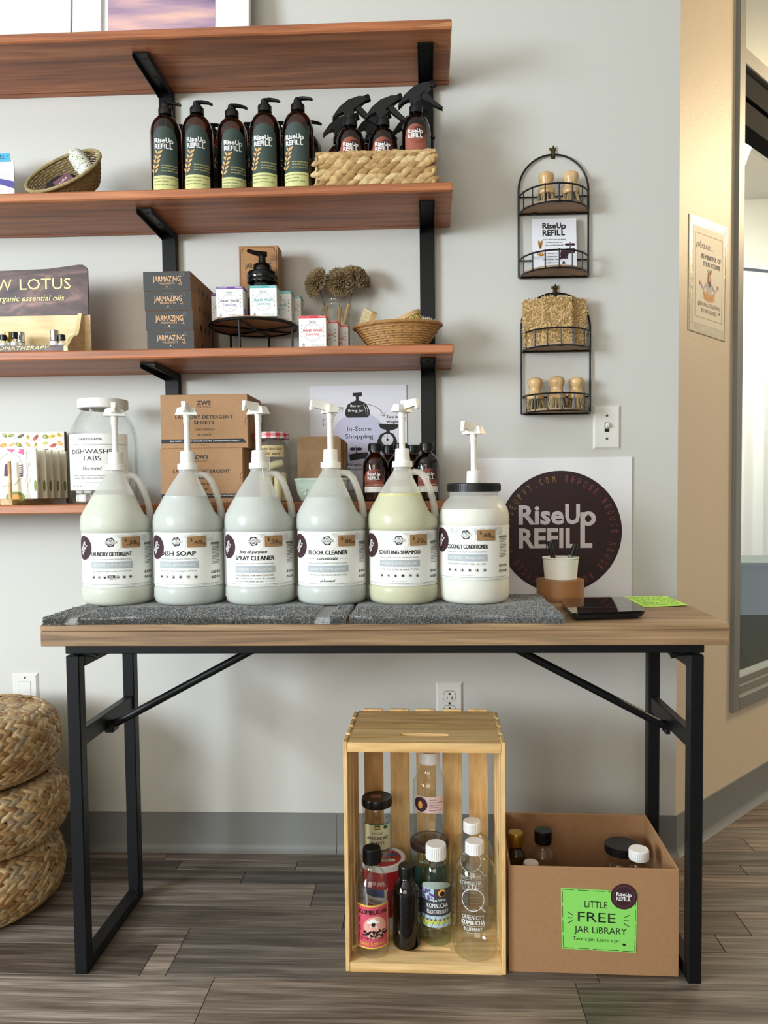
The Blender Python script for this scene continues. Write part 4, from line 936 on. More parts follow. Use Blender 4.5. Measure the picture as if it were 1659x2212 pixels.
MB().box(-Ls, .004, YB+.0005, YB+.006, 0, zb_-.0005).build('back_panel', m_ply, t, smooth=0)
xs = xp-rx; zt2 = zb_; prof = [(YF, 0), (YF, .012)]+[(YF+.004+.046*s, .012+.034*math.sin(s*PI/2)) for s in (.2, .4, .6, .8, 1)]+[(YF+.050+.03*s, .046+(zt2-.046)*(1-math.cos(s*PI/2))) for s in (.35, .7, 1)]+[(YB+.006, zt2), (YB+.006, 0)]
MB().prism(prof, xs-.003, xs+.007, M=Matrix(((0, 0, 1, 0), (1, 0, 0, 0), (0, 1, 0, 0), (0, 0, 0, 1)))).build('side_panel', m_ply, t, smooth=30)
MB().box(-Ls, xs-.0035, YF+.006, YB, .0003, .006).build('tray', m_ply, t, smooth=0)
MB().box(-Ls, xs-.0035, YF, YF+.005, .0003, .0150, .0005).build('front_strip', m_dkw, t, smooth=0)
P = Print(flat((0, YF, 0), (1, 0, 0), (0, 0, 1)), .0004); u, v = DP(107, 752, YF); P.text('AROMATHERAPY', u, .0042, .0085, kyl, w=.150, shear=.3, al='r', bold=.01); P.build('strip_lettering', t)
sil = mat('silver_cap', (205, 204, 200), .2, 1); gld = mat('gold_cap', (190, 160, 70), .25, 1); vg = mat('vial_label', (232, 230, 222), .6)
def vial(px, capm, h, lb, y, big):
    q = WY(px, 740, y); t = thing('oil_vial', lb, 'vial', (q.x, y, Z3+.0063), 0, 'small oil vials in the wooden display'); r = .0098 if big else .0080
    MB().lathe([(0, 0), (r, .0005), (r, h*.55), (r*.7, h*.6), (r*.7, h*.64)], 18).build('glass', glass('vial_glass', (.9, .88, .82)), t)
    MB().lathe([(r+.0003, h*.12), (r+.0003, h*.48)], 18).build('label', vg, t)
    k = h*.52 if big else h*.68; MB().lathe([(r*1.02, k), (r*1.04, k+.001), (r*1.04, h-.001), (r*.9, h), (0, h)], 20).build('cap', capm, t)
for a in ((8, m_blk, .038, 'small vial with black cap at the left edge of the display', -.222, False), (20, gld, .050, 'gold capped vial in the oil display', -.195, True), (32, m_blk, .044, 'black capped vial between the gold and silver capped ones', -.222, False),
          (45, sil, .050, 'silver capped vial beside the gold capped vial', -.192, True), (118, sil, .052, 'silver capped vial standing apart towards the curved side panel', -.200, True), (134, m_blk, .040, 'small black capped vial next to the curved side panel', -.203, False)): vial(*a)
# --- stack of dark boxes
a = WY(309, 600, -.236); c = WY(411, 600, -.236); w = c.x-a.x; h = (WY(360, 586, -.236).z-Z3)/4
m_char = mat('charcoal_print', (60, 58, 56), .6); m_ks = mat('kraft_side', (150, 108, 70), .8); m_tanp = mat('print_tan', (226, 178, 130), .6)
def jbox(k):
    t = thing('soap_box', ('dark box at the bottom of the stack', 'second dark box from the bottom of the stack', 'third dark box from the bottom of the stack', 'topmost dark box of the stack')[k]+' beside the round riser', 'box', (a.x+w/2+(.006, .004, .002, 0)[k], -.236, Z3+h*k), 0, 'stack of dark boxes')
    D = .205
    MB().box(-w/2, w/2, 0, D, 0.0002, h-.0004, .0008).build('carton', m_ks, t, smooth=0)
    P = Print(flat((0, 0, 0), (1, 0, 0), (0, 0, 1)), .0003); P.rect(-w/2+.0003, .0006, w/2-.0003, h-.0010, m_char, 0); o = P.build('front_panel', t)
    P = Print(flat((0, 0, 0), (1, 0, 0), (0, 0, 1)), .0006); P.text('JARMAZING', 0, .0215, .0125, m_tanp, w=.066, bold=.01); P.text('PRODUCTS', 0, .0150, .0042, m_tanp, w=.037); P.disc(.037, .0365, .0045, KG, 0, .0036, n=14)
    P.text('ARTISAN CRAFTED', 0, .0385, .0018, KG, w=.026); P.text('FOAMING HAND SOAP', 0, .0045, .0018, KG, w=.024); P.disc(0, .0095, .0018, m_tanp); P.line([(.028, .016), (.036, .014), (.033, .021)], .0012, m_tanp); P.build('lettering', o)
    P = Print(flat((w/2, 0, 0), (0, 1, 0), (0, 0, 1)), .0003)
    for y in (.06, .095, .13, .165): P.poly([(y, .010), (y+.010, .009), (y+.012, .020), (y+.007, .027), (y+.002, .024)], K)
    P.text('JARMAZING', .03, .012, .004, m_char, w=.030, rot=PI/2); P.build('side_print', t)['kind'] = 'stuff'
for k in range(4): jbox(k)
# --- tall kraft box at the back
RR = .1075; RC = (WY(548, 690, -.127).x, -.127); zr = WY(548, 681, -.232).z
a = WY(516, 560, -.085); c = WY(601, 560, -.085); w = c.x-a.x; h = WY(560, 531, -.085).z-zr
t = thing('kraft_box', 'tall kraft paper box standing behind the foam soap dispenser', 'box', ((a.x+c.x)/2, -.085, zr+.0002))
MB().box(-w/2, w/2, 0, .05, .0003, h, .0008).build('carton', mat('kraft_box_paper', (176, 130, 86), .8, noise=(50, .08)), t, smooth=0)
P = Print(flat((0, 0, 0), (1, 0, 0), (0, 0, 1)), .0003); q = h-.004; P.line([(-w/2+.012, q), (w/2-.012, q)], .0008, K); P.line([(-w/2+.004, q-.012), (-w/2+.004, .01)], .0008, K); P.line([(w/2-.004, q-.012), (w/2-.004, .01)], .0008, K)
for s in (-1, 1): P.line([(s*(w/2-.012), q), (s*(w/2-.012), q-.006), (s*(w/2-.004), q-.006), (s*(w/2-.004), q-.012), (s*(w/2-.009), q-.012), (s*(w/2-.009), q-.003)], .0008, K)
P.text('ARTISAN CRAFTED', 0, h-.022, .0022, K, w=.03); P.rect(-w/2+.004, h-.0355, w/2-.004, h-.035, m_ks); P.text('JARMAZING', -.002, h-.056, .0125, K, w=.066, bold=.008); P.text('PRODUCTS', 0, h-.063, .004, K, w=.036); P.disc(.035, h-.040, .0055, KG, 0, .0042, n=14); P.rect(-w/2+.004, h-.0665, w/2-.004, h-.066, m_ks)
P.build('print', t)
P = Print(flat((w/2, 0, 0), (0, 1, 0), (0, 0, 1)), .0003)
for v in (.02, .06): P.poly([(.015, v), (.03, v-.002), (.035, v+.010), (.025, v+.018)], K)
P.build('side_print', t)
# --- round riser
RR = .1075; RC = (WY(548, 690, -.127).x, -.127); zr = WY(548, 681, -.232).z
t = thing('round_riser', 'round wooden riser on black wire legs carrying white boxes', 'riser', (RC[0], RC[1], Z3)); hr = zr-Z3
MB().lathe([(0, hr-.006), (RR-.004, hr-.006), (RR-.0035, hr), (0, hr)], 64).build('top', wood('riser_wood', [(150, 112, 72), (186, 148, 102)], sc=(8, 40, 40), rough=.6), t, smooth=30)
MB().tube([((RR-.0005)*math.cos(2*PI*i/56), (RR-.0005)*math.sin(2*PI*i/56), hr-.006) for i in range(56)], .0038, 8, True).build('rim', m_black, t)
for ang in (-2.62, -1.68, -.22, 1.4, 2.4): MB().tube([(RR*.96*math.cos(ang), RR*.96*math.sin(ang), hr-.006), (RR*.95*math.cos(ang), RR*.95*math.sin(ang), .0022)], .0028, 8).build('leg', m_black, t)
for a0, a1 in ((-2.62, .6), (-1.68, 1.4), (-.22, 2.4)): MB().tube([(RR*.95*math.cos(a0), RR*.95*math.sin(a0), hr-.0098), (RR*.95*math.cos(a1), RR*.95*math.sin(a1), hr-.0098)], .0026, 6).build('crossbar', m_black, t)
# --- hand wash boxes
m_wb = mat('white_carton', (240, 239, 234), .6); m_ws = mat('carton_side_shade', (226, 214, 190), .7)  # box sides toned beige: their shading is put into the colour
def hwbox(lb, cm, cn, x, y, z, rz=0, first=None):
    if first is not None: return dup(first, lb, (x, y, z), rz)
    t = thing('hand_wash_box', lb, 'box', (x, y, z), rz, cn+' hand wash boxes'); w, h, d = .064, .0725, .042
    MB().box(-w/2, w/2, 0, d, .0003, h, .0008).build('carton', m_wb, t, smooth=0)
    P = Print(flat((0, 0, 0), (1, 0, 0), (0, 0, 1)), .0003); P.rect(-w/2+.0004, h-.0062, w/2-.0004, h-.0004, cm); P.text('CONCENTRATED', -.028, h-.0042, .0020, KW, al='l', lay=1, w=.022); P.text({'purple': 'LAVENDER', 'teal': 'LEMONGRASS', 'red': 'CITRUS'}[cn], .029, h-.0044, .0026, KW, al='r', lay=1, bold=.02, w=.015)
    P.text('Verjoi', 0, h-.0165, .0058, KG, w=.016, shear=.3); P.arc(0, .0345, .0205, .35, PI-.35, .0006, KG); P.arc(0, .0345, .0205, PI+.45, 2*PI-.45, .0006, KG)
    P.text('MAKES UP TO', 0, .0495, .0018, KG, w=.016)
    P.text('HAND WASH', 0, .0355, .0058, cm if cn != 'purple' else mat('print_slate', (92, 92, 98), .6), w=.044, bold=.02); P.text('Liquid Soap', 0, .0270, .0062, cm, w=.032, shear=.4); P.text('12 oz', 0, .0195, .0026, KG)
    for s in (-1, 1):
        for v in (.025, .034, .043, .050): P.disc(s*(.0255-.02*(v-.034)), v, .0022, KG, 0, ry=.0011, n=8, rot=s*.8)
    P.disc(-.022, .005, .0040, KG, 0, .0032, n=12); P.disc(-.022, .005, .0018, KG, 0, n=8); P.text('NET WEIGHT 12 OZ', .012, .0055, .0018, KG, w=.030); P.text('HYPOALLERGENIC', .012, .0025, .0018, KG, w=.030)
    P.build('print', t)
    P = Print(flat((w/2, 0, 0), (0, 1, 0), (0, 0, 1)), .0003); P.rect(.0005, .001, d-.0005, h-.0066, m_ws); P.rect(.0005, h-.0062, d-.0005, h-.0004, cm)
    for j in range(7): P.text('HAND SOAP 2X', d/2, h-.0135-.0042*j, .0020, KG, w=.026, lay=1)
    P.rect(d/2-.010, .008, d/2+.010, .024, cm, 1); P.text('2x', d/2, .012, .009, KW, lay=2); P.text('REFILLS', d/2, .0275, .005, cm, w=.020, lay=1); P.build('side_print', t)
    return t
m_pur = mat('print_purple', (112, 62, 150), .6); m_tea = mat('print_teal', (74, 168, 164), .6); m_red = mat('print_scarlet', (214, 54, 62), .6)
def X(px, py, y): return WY(px, py, y).x
F = hwbox('white and purple hand wash box at the front of the riser', m_pur, 'purple', X(496, 650, -.215), -.215, zr+.0002)
hwbox('white and purple hand wash box set back on the left of the riser', m_pur, 'purple', X(484, 650, -.155), -.155, zr+.0002, 0, F)
F = hwbox('white and teal hand wash box at the front of the riser', m_tea, 'teal', X(569, 650, -.218), -.218, zr+.0002)
hwbox('white and teal hand wash box second in its row on the riser', m_tea, 'teal', X(601, 650, -.163), -.163, zr+.0002, 0, F)
hwbox('white and teal hand wash box third in its row on the riser', m_tea, 'teal', X(622, 650, -.116), -.116, zr+.0002, 0, F)
F = hwbox('white and red hand wash box at the shelf edge', m_red, 'red', X(675, 700, -.238), -.238, Z3)
hwbox('white and red hand wash box second in its row', m_red, 'red', X(701, 700, -.182), -.182, Z3, 0, F)
hwbox('white and red hand wash box third in its row', m_red, 'red', X(724, 700, -.136), -.136, Z3, 0, F)
# --- foam soap dispenser jar
yd = -.130; t = thing('soap_dispenser', 'clear mason jar with black foam pump on the riser', 'dispenser', (X(567, 600, yd), yd, zr+.0002), .2)
hz = WY(567, 612, yd).z-zr
MB().lathe(dense([(0, .002), (.030, .001), (.0345, 0), (.037, .005), (.037, hz-.018), (.0345, hz-.008), (.0330, hz-.004), (.0330, hz+.004)], 2), 36).build('glass', glass('smoked_glass', (.62, .60, .58)), t, smooth=60)
gb = mat('gloss_black_plastic', (10, 10, 11), .15)
MB().lathe([(.034, hz-.002), (.0380, hz-.001), (.0385, hz+.004), (.0375, hz+.006), (.0385, hz+.008), (.0385, hz+.021), (.0365, hz+.024), (.024, hz+.025), (.0235, hz+.032), (.0225, hz+.041), (.018, hz+.046), (.0105, hz+.047), (.0095, hz+.052), (.0085, hz+.066), (0, hz+.066)], 40).build('pump_lid', gb, t, smooth=40)
b = MB(); z = hz+.066; b.box(-.0125, .0125, -.011, .011, z, z+.007, .003); b.tube([(.012, 0, z+.005), (-.012, 0, z+.006), (-.028, 0, z+.010), (-.036, 0, z+.013)], [.0075, .0075, .006, .005], 10, ry=.0060); b.build('pump_head', gb, t)
# --- jar of dish brushes
yd = -.048; xc = X(728, 680, yd); t = thing('brush_jar', 'clear mason jar holding three round dish brushes', 'jar', (xc, yd, Z3)); hj = WY(728, 652, yd).z-Z3; Rj = .0425
MB().lathe(dense([(0, .003), (.034, .002), (.040, 0), (Rj, .006), (Rj, hj-.030), (.0395, hj-.020), (.0355, hj-.014), (.0350, hj-.011), (.0362, hj-.009), (.0350, hj-.007), (.0362, hj-.005), (.0350, hj-.003), (.0355, hj)], 2), 40).build('glass', gl('clear'), t, smooth=60)
m_br = mat('bristle_brown', (168, 142, 104), .85, noise=(200, .4)); m_brd = mat('bristle_tip', (90, 72, 52), .9)
def bristles(b, c, n, up, r0, r1, spread, rnd, th=.0011, flat=1.0):
    up = Vector(up).normalized(); ax = up.orthogonal().normalized(); ay = up.cross(ax)
    for i in range(n):
        a = rnd.uniform(0, 2*PI); q = math.sqrt(rnd.random()); th_ = spread*q; base = Vector(c)+(ax*math.cos(a)+ay*math.sin(a))*r0*q
        d = (up*math.cos(th_)+(ax*math.cos(a)+ay*math.sin(a))*math.sin(th_)).normalized()+Vector((rnd.uniform(-.07, .07), rnd.uniform(-.07, .07), rnd.uniform(-.07, .07))); L = r1*rnd.uniform(.85, 1.05)
        s = d.orthogonal().normalized()*th; s2 = d.cross(s).normalized()*th; tip = base+d*L
        b.add([base+s, base-s*.5+s2, base-s*.5-s2, tip+s*.8, tip-s*.4+s2*.8, tip-s*.4-s2*.8], [(0, 1, 4, 3), (1, 2, 5, 4), (2, 0, 3, 5), (3, 4, 5)])
for px, py, hx, fc, lb in ((686, 612, .010, (-.75, -.65, .25), 'round dish brush leaning left in the glass jar'), (735, 611, 0, (0, -1, .15), 'round dish brush in the middle of the glass jar'), (769, 603, -.008, (.55, -.5, .6), 'round dish brush leaning right in the glass jar')):
    q = WY(px, py, yd-.01); base = Vector((xc+hx, yd, Z3+.006)); dr_ = (q-base).normalized()
    s = thing('dish_brush', lb, 'brush', base, 0, 'dish brushes in the glass jar'); hd = (q-base)-dr_*.010
    MB().tube([(0, 0, 0), hd*.5, hd*.72], .0055, 8).build('handle', mat('brush_handle_wood', (196, 160, 110), .6), s)
    MB().tube([hd*.66, hd*.82, hd+dr_*.002], .0013, 6).build('wire', m_screw, s)
    face = Vector(fc).normalized()
    b = MB(); b.ell(hd+dr_*.005, .011, .011, .010, 10, 6); b.build('hub', mat('brush_handle_wood', 0), s)
    b = MB(); bristles(b, hd+dr_*.010, 760, face, .012, .029, 1.5, random.Random(px), .0012); o = b.build('bristles', m_br, s, smooth=0); o['kind'] = 'stuff'
# --- wicker baskets
m_wick = mat('wicker_tan', (178, 130, 72), .6, noise=(120, .3)); m_wickd = mat('wicker_dark', (140, 96, 50), .6)
def wicker(t, a, bq, h, flare, rows, stakes, mt, tilt=None, wav=.0011, th=.0022):
    b = MB(); n = stakes*2
    def R(z): return flare+(1-flare)*(z/h)**.8
    for k in range(rows):
        z = h*(k+.5)/rows; f = R(z); pts = []
        for i in range(n*2):
            an = 2*PI*i/(n*2); o = wav*math.cos(PI*(i/2.+k)); q = 1+o/a
            pts.append((a*f*q*math.cos(an), bq*f*q*math.sin(an), z))
        b.tube(pts, th*.42, 4, True, ry=h/rows*.56)
    o = b.build('weave', mt, t, smooth=60); o['kind'] = 'stuff'
    b = MB()
    for i in range(stakes):
        an = 2*PI*i/stakes; b.tube([(a*R(h*s)*math.cos(an), bq*R(h*s)*math.sin(an), h*s) for s in (0, .25, .5, .75, 1)], .0011, 4)
    o = b.build('stakes', m_wickd, t); o['kind'] = 'stuff'
    b = MB(); n = 40; b.tube([(a*1.01*math.cos(2*PI*i/n), bq*1.01*math.sin(2*PI*i/n), h) for i in range(n)], .0042, 8, True); b.build('rim', mt, t)
    MB().lathe([(0, .001), (1, .001), (1, .003), (0, .003)], 40, rf=lambda an, z: a*flare*.97*bq/math.hypot(bq*math.sin(an), a*math.cos(an))).build('base', m_wickd, t)
yd = -.140; x0, x1 = X(765, 720, yd), X(957, 720, yd); t = thing('wicker_basket', 'shallow oval tan wicker basket with brushes on the third shelf', 'basket', ((x0+x1)/2, yd, Z3+.0003)); hb = WY(862, 697, yd-.06).z-Z3
wicker(t, (x1-x0)/2-.003, .070, hb, .52, 12, 26, m_wick); t.rotation_euler = (0, -.03, .02); t.location.z += .0022
bc = Vector(((x0+x1)/2, yd, Z3))
def block_brush(lb, px, py, y, M, sx, sy, sz, bl, mb, n=160, name='scrub_brush'):
    q = WY(px, py, y); s = thing(name, lb, 'brush', q); s.matrix_world = TR(*q) @ M
    b = MB(); pts = [(sx*math.cos(2*PI*i/24), sy*math.sin(2*PI*i/24)) for i in range(24)]; b.prism(pts, 0, sz); b.build('wooden_back', mat('brush_handle_wood', 0), s, smooth=30)
    rnd = random.Random(px); b = MB()
    for i in range(n):
        an = rnd.uniform(0, 2*PI); r = math.sqrt(rnd.random())*.88; c = (sx*r*math.cos(an), sy*r*math.sin(an), 0); b.add([(c[0]-.0012, c[1]-.0012, 0), (c[0]+.0012, c[1]-.0012, 0), (c[0], c[1]+.0014, 0), (c[0]*1.12, c[1]*1.12, -bl*rnd.uniform(.9, 1.05))], [(0, 1, 3), (1, 2, 3), (2, 0, 3)])
    o = b.build('bristles', mb, s, smooth=0); o['kind'] = 'stuff'
mcb = mat('bristle_cream', (222, 206, 160), .8); myb = mat('bristle_yellow', (206, 182, 104), .8)
block_brush('small wooden nail brush standing on edge in the shallow wicker basket', 796, 693, -.140, RZ(.2) @ RY(1.95), .026, .017, .013, .022, mcb)
block_brush('oval wooden brush with yellow bristles in the shallow wicker basket', 882, 688, -.140, RZ(-.2) @ RX(.15) @ RY(-.35), .034, .024, .010, .014, myb, 260)
block_brush('pale brush at the right end of the shallow wicker basket', 922, 697, -.135, RY(.25) @ RX(PI), .022, .02, .010, .012, mat('bristle_white', (226, 222, 208), .8))
# ================================================================== second shelf
Z2 = ZT[1]
m_grn = mat('label_forest_green', (54, 68, 62), .55); m_olv = mat('label_olive_yellow', (206, 204, 138), .55); m_lf = mat('print_leaf_tan', (206, 162, 104), .55); m_blp = mat('black_pump_plastic', (16, 16, 17), .3)
def pumpb():
    t = thing('pump_bottle', '', 'bottle', group='amber pump bottles'); R = .0363
    MB().lathe(dense([(0, .003), (.028, .002), (.033, 0), (.0355, .004), (R, .010), (R, .146), (.0345, .160), (.0285, .174), (.0195, .184), (.0150, .188), (.0145, .195)], 2), 36).build('glass', glass('amber_glass', 0), t, smooth=60)
    MB().lathe([(.0148, .1895), (.0165, .190), (.0165, .2035), (.0150, .2055), (.0105, .2065), (.0100, .2125), (0, .2125)], 24).build('pump_collar', m_blp, t, smooth=40)
    b = MB(); b.ell((0, 0, .2165), .0095, .0085, .0055, 12, 6); b.tube([(-.004, 0, .2185), (.012, -.002, .2195), (.028, -.006, .2165), (.036, -.008, .2125)], [.0062, .0062, .0050, .0040], 10, ry=.0045); b.build('pump_head', m_blp, t)
    MB().tube([(0, 0, .19), (0, 0, .02)], .0025, 6).build('dip_tube', mat('dip_tube_plastic', (200, 196, 184), .4), t)
    vs, fs = archlabel(R+.0002, -.0315, .0315, .0360, .150, .034, 20); l = MB().add(vs, fs).build('label', m_grn, t)
    P = Print(cylmap(R+.0002), .0008); P.rect(-.0315, .018, .0315, .0365, m_olv, 0, 14); P.rect(-.0315, .004, .0315, .018, m_olv, 0, 14)
    logo(P, -.002, .110, .044, KW, 1)
    P.line([(-.030, .030), (-.027, .055), (-.020, .080), (-.012, .094)], .0012, m_lf, 1)
    for i in range(5):
        v = .044+i*.0105; u = -.0275+i*.0028; P.disc(u+.0065, v+.004, .0062, m_lf, 1, ry=.0026, n=12, rot=.7); P.disc(u-.003, v+.005, .0050, m_lf, 1, ry=.0022, n=12, rot=2.1)
    for j, s in enumerate(('REFUSE REDUCE REUSE', 'REPAIR RECYCLE ROT', 'REWILD RISEUPVT.COM')): P.text(s, .0105, .058-j*.0062, .0028, m_olv, w=.036, lay=1, bold=.01)
    for j, s in enumerate(('SHAMPOO  CONDITIONER  BODY WASH', 'UNSCENTED  LAVENDER', 'DISH SOAP  HAND SOAP  CLEANER')): P.text(s, -.028, .0290-j*.0072, .0026, m_grn, w=(.056, .036, .050)[j], al='l', lay=1)
    P.build('lettering', l); return t
PB = pumpb(); PB['category'] = 'bottle'
L5 = ('leftmost amber pump bottle of the front row', 'second amber pump bottle of the front row', 'middle amber pump bottle of the front row, set slightly back', 'fourth amber pump bottle of the front row', 'amber pump bottle of the front row beside the rectangular basket')
for i, px in enumerate((360, 428, 503, 574, 645)):
    y = (-.198, -.198, -.178, -.198, -.198)[i]; q = WY(px, 360, y); a = math.atan2(-q.x, 1.86)-.10
    if i == 0: PB.location = (q.x, y, Z2); PB.rotation_euler = (0, 0, a); PB['label'] = L5[0]
    else: dup(PB, L5[i], (q.x, y, Z2), a+(0, .05, .2, 0, -.1)[i])
for i, px in enumerate((386, 458, 532, 600, 664)):
    q = WY(px, 340, -.085); dup(PB, 'amber pump bottle of the back row, '+('leftmost', 'second from the left', 'in the middle', 'fourth from the left', 'nearest the rectangular basket')[i], (q.x, -.085, Z2), math.atan2(-q.x, 1.96)+.1)
# --- rectangular hyacinth basket
m_hy = mat('water_hyacinth', (206, 174, 120), .75, noise=(70, .35, (164, 128, 80))); m_hyd = mat('hyacinth_dark', (96, 72, 44), .9)
a = WY(680, 360, -.236); c = WY(942, 360, -.236); W = c.x-a.x; Dp = .180; Hb = WY(810, 326, -.236).z-Z2
t = thing('woven_basket', 'rectangular woven water hyacinth basket full of spray bottles', 'basket', ((a.x+c.x)/2, -.236+Dp/2, Z2))
b = MB(); e = .006
b.box(-W/2+e, W/2-e, -Dp/2+e, -Dp/2+e+.003, .001, Hb-.004).box(-W/2+e, W/2-e, Dp/2-e-.003, Dp/2-e, .001, Hb-.004).box(-W/2+e, -W/2+e+.003, -Dp/2+e+.003, Dp/2-e-.003, .001, Hb-.004).box(W/2-e-.003, W/2-e, -Dp/2+e+.003, Dp/2-e-.003, .001, Hb-.004).box(-W/2+e, W/2-e, -Dp/2+e, Dp/2-e, .0005, .004)
b.build('liner', m_hyd, t, smooth=0)
b = MB(); rnd = random.Random(9); nr = 6
for side in range(4):
    L = W if side % 2 == 0 else Dp; n = int(L/.0245)
    Ms = (ident(), RZ(PI/2), RZ(PI), RZ(-PI/2))[side]; off = Dp/2 if side % 2 == 0 else W/2
    for k in range(nr):
        for i in range(-1, n+1):
            u = -L/2+(i+.5+.5*(k % 2)+rnd.uniform(-.1, .1))*L/n
            if abs(u) > L/2-.004: continue
            z = Hb*(k+.5)/nr*.97+.002
            b.M = Ms @ TR(u, -off+.005, z) @ RY(-.34+rnd.uniform(-.12, .12)); b.ell((0, 0, 0), .0094*rnd.uniform(.88, 1.08), .0066, .0205*rnd.uniform(.9, 1.15), 8, 6, m=rnd.choice((0, 0, 1, 2)), M=RY(PI/2))
o = b.build('weave', [m_hy, mat('hyacinth_pale', (218, 188, 136), .7, noise=(90, .3)), mat('hyacinth_brown', (176, 138, 86), .75, noise=(90, .3))], t, smooth=60); o['kind'] = 'stuff'
b = MB(); b.M = None; pr = [(-W/2+.004, -Dp/2+.004), (W/2-.004, -Dp/2+.004), (W/2-.004, Dp/2-.004), (-W/2+.004, Dp/2-.004)]
path = []
for i in range(4):
    p0, p1 = Vector(pr[i]), Vector(pr[(i+1) % 4])
    for s in range(10): q = p0.lerp(p1, s/10); path.append((q.x, q.y, Hb-.003+.001*math.sin(s*2+i)))
b.tube(path, .0052, 8, True); b.build('rim', m_hy, t)
# --- spray bottles in the basket
bsk = Vector(((a.x+c.x)/2, -.236+Dp/2, Z2+.0045))
def sprayer():
    t = thing('spray_bottle', '', 'bottle', group='amber spray bottles in the basket'); R = .0345
    MB().lathe(dense([(0, .003), (.027, .002), (.031, 0), (.0335, .004), (R, .010), (R, .105), (.0325, .119), (.027, .133), (.0185, .142), (.0145, .146), (.0140, .153)], 2), 36).build('glass', glass('amber_glass', 0), t, smooth=60)
    MB().lathe([(.0150, .148), (.0165, .149), (.0165, .162), (.0155, .1645), (.0130, .166), (.0120, .175), (0, .175)], 24).build('collar', m_blp, t, smooth=40)
    h = MB(); h.M = TR(0, 0, .175) @ RY(-.42)
    h.prism([(-.012, -.004), (.010, -.004), (.012, .008), (.040, .014), (.048, .016), (.048, .026), (.036, .031), (.010, .033), (-.016, .026), (-.040, .012), (-.043, .006), (-.026, .012), (-.013, .012)], -.0085, .0085, M=Matrix(((1, 0, 0, 0), (0, 0, 1, 0), (0, 1, 0, 0), (0, 0, 0, 1))))
    hd = h.build('spray_head', m_blp, t, smooth=30)
    z = MB(); z.M = TR(0, 0, .175) @ RY(-.42) @ TR(.048, 0, .021) @ RY(PI/2); z.lathe([(0, 0), (.0088, 0), (.0094, .003), (.0094, .012), (0, .012)], 8).build('nozzle', m_blp, hd, smooth=20)
    g = MB(); g.M = TR(0, 0, .175) @ RY(-.42); g.prism([(.016, .013), (.030, .014), (.034, .002), (.041, -.018), (.052, -.040), (.049, -.044), (.034, -.026), (.024, -.008)], -.006, .006, M=Matrix(((1, 0, 0, 0), (0, 0, 1, 0), (0, 1, 0, 0), (0, 0, 0, 1)))); g.build('trigger', m_blp, hd, smooth=30)
    vs, fs = archlabel(R+.0002, -.0265, .0265, .030, .111, .026, 14); l = MB().add(vs, fs).build('label', m_rust, t)
    P = Print(cylmap(R+.0002), .0008); P.disc(.010, .092, .0135, m_rust2, 0, n=20)
    for q in (.016, .0185, .021): P.disc(.006, .088, q, mat('rust_line', 0), 0, q-.0006, n=24)
    logo(P, 0, .089, .036, KW, 1); P.rect(-.0265, .030, .0265, .046, m_paper, 0, 8); P.build('lettering', l); return t
SB = sprayer()
for i, (px, y, dz, rz, lb) in enumerate(((757, -.180, .006, .05, 'amber spray bottle at the front left of the basket'), (827, -.180, .004, .0, 'amber spray bottle in the front middle of the basket'), (899, -.180, .032, -.05, 'tallest standing amber spray bottle, front right in the basket'),
                                         (734, -.107, -.004, .1, 'amber spray bottle behind on the left of the basket'), (803, -.106, .002, .1, 'amber spray bottle behind in the middle of the basket'), (884, -.106, .0, .0, 'amber spray bottle behind on the right of the basket'))):
    q = WY(px, 300, y); a_ = math.atan2(-q.x, 1.87)*.6+rz; z = Z2+.0045+max(0, dz)
    if i == 0: SB.location = (q.x, y, z); SB.rotation_euler = (0, 0, a_); SB['label'] = lb
    else: dup(SB, lb, (q.x, y, z), a_)
# --- tilted oval basket
q = WY(158, 402, -.135); t = thing('oval_basket', 'small tilted oval wicker basket with folded cloth on the second shelf', 'basket', q)
m_wg = mat('wicker_olive', (168, 148, 98), .6, noise=(120, .35))
wicker(t, .098, .062, .06, .60, 12, 24, m_wg); MT = TR(q.x+.006, -.125, Z2+.046) @ RY(-.36) @ RX(.95); t.matrix_world = MT
def inb(x, y, z): return MT @ Vector((x, y, z))
s = thing('black_pouch', 'black cloth pouch lying inside the tilted oval basket', 'pouch', (0, 0, 0)); s.matrix_world = MT
b = MB(); b.M = TR(-.026, 0, .026); b.ell((0, 0, 0), .048, .040, .020, 18, 10); b.build('cloth', mat('black_cloth', (16, 16, 20), .8, bump=(60, .8, .006)), s)
s = thing('plum_card', 'small plum card with white script leaning in the oval basket', 'card', (0, 0, 0)); s.matrix_world = MT @ TR(-.006, -.024, .0500) @ RZ(.45) @ RX(.1)
MB().box(-.022, .022, -.018, .018, 0, .0008).build('card', mat('plum_card_paper', (112, 72, 84), .6), s, smooth=0)
P = Print(lambda u, v, o: Vector((u, v, .0008+o)), .0003); P.text('Lulus', 0, -.003, .009, KW, w=.026, shear=.4, rot=.2); P.build('lettering', s)
s = thing('floral_cloth', 'rolled black and white floral cloth in the oval basket', 'cloth', (0, 0, 0)); s.matrix_world = MT @ TR(.048, .006, .054) @ RZ(.3) @ RX(.5)
mfl = bpy.data.materials.new('floral_print'); mfl.use_nodes = True; nt = mfl.node_tree; vo = nt.nodes.new('ShaderNodeTexVoronoi'); vo.inputs['Scale'].default_value = 150; tc = nt.nodes.new('ShaderNodeTexCoord'); nt.links.new(tc.outputs['Object'], vo.inputs['Vector'])
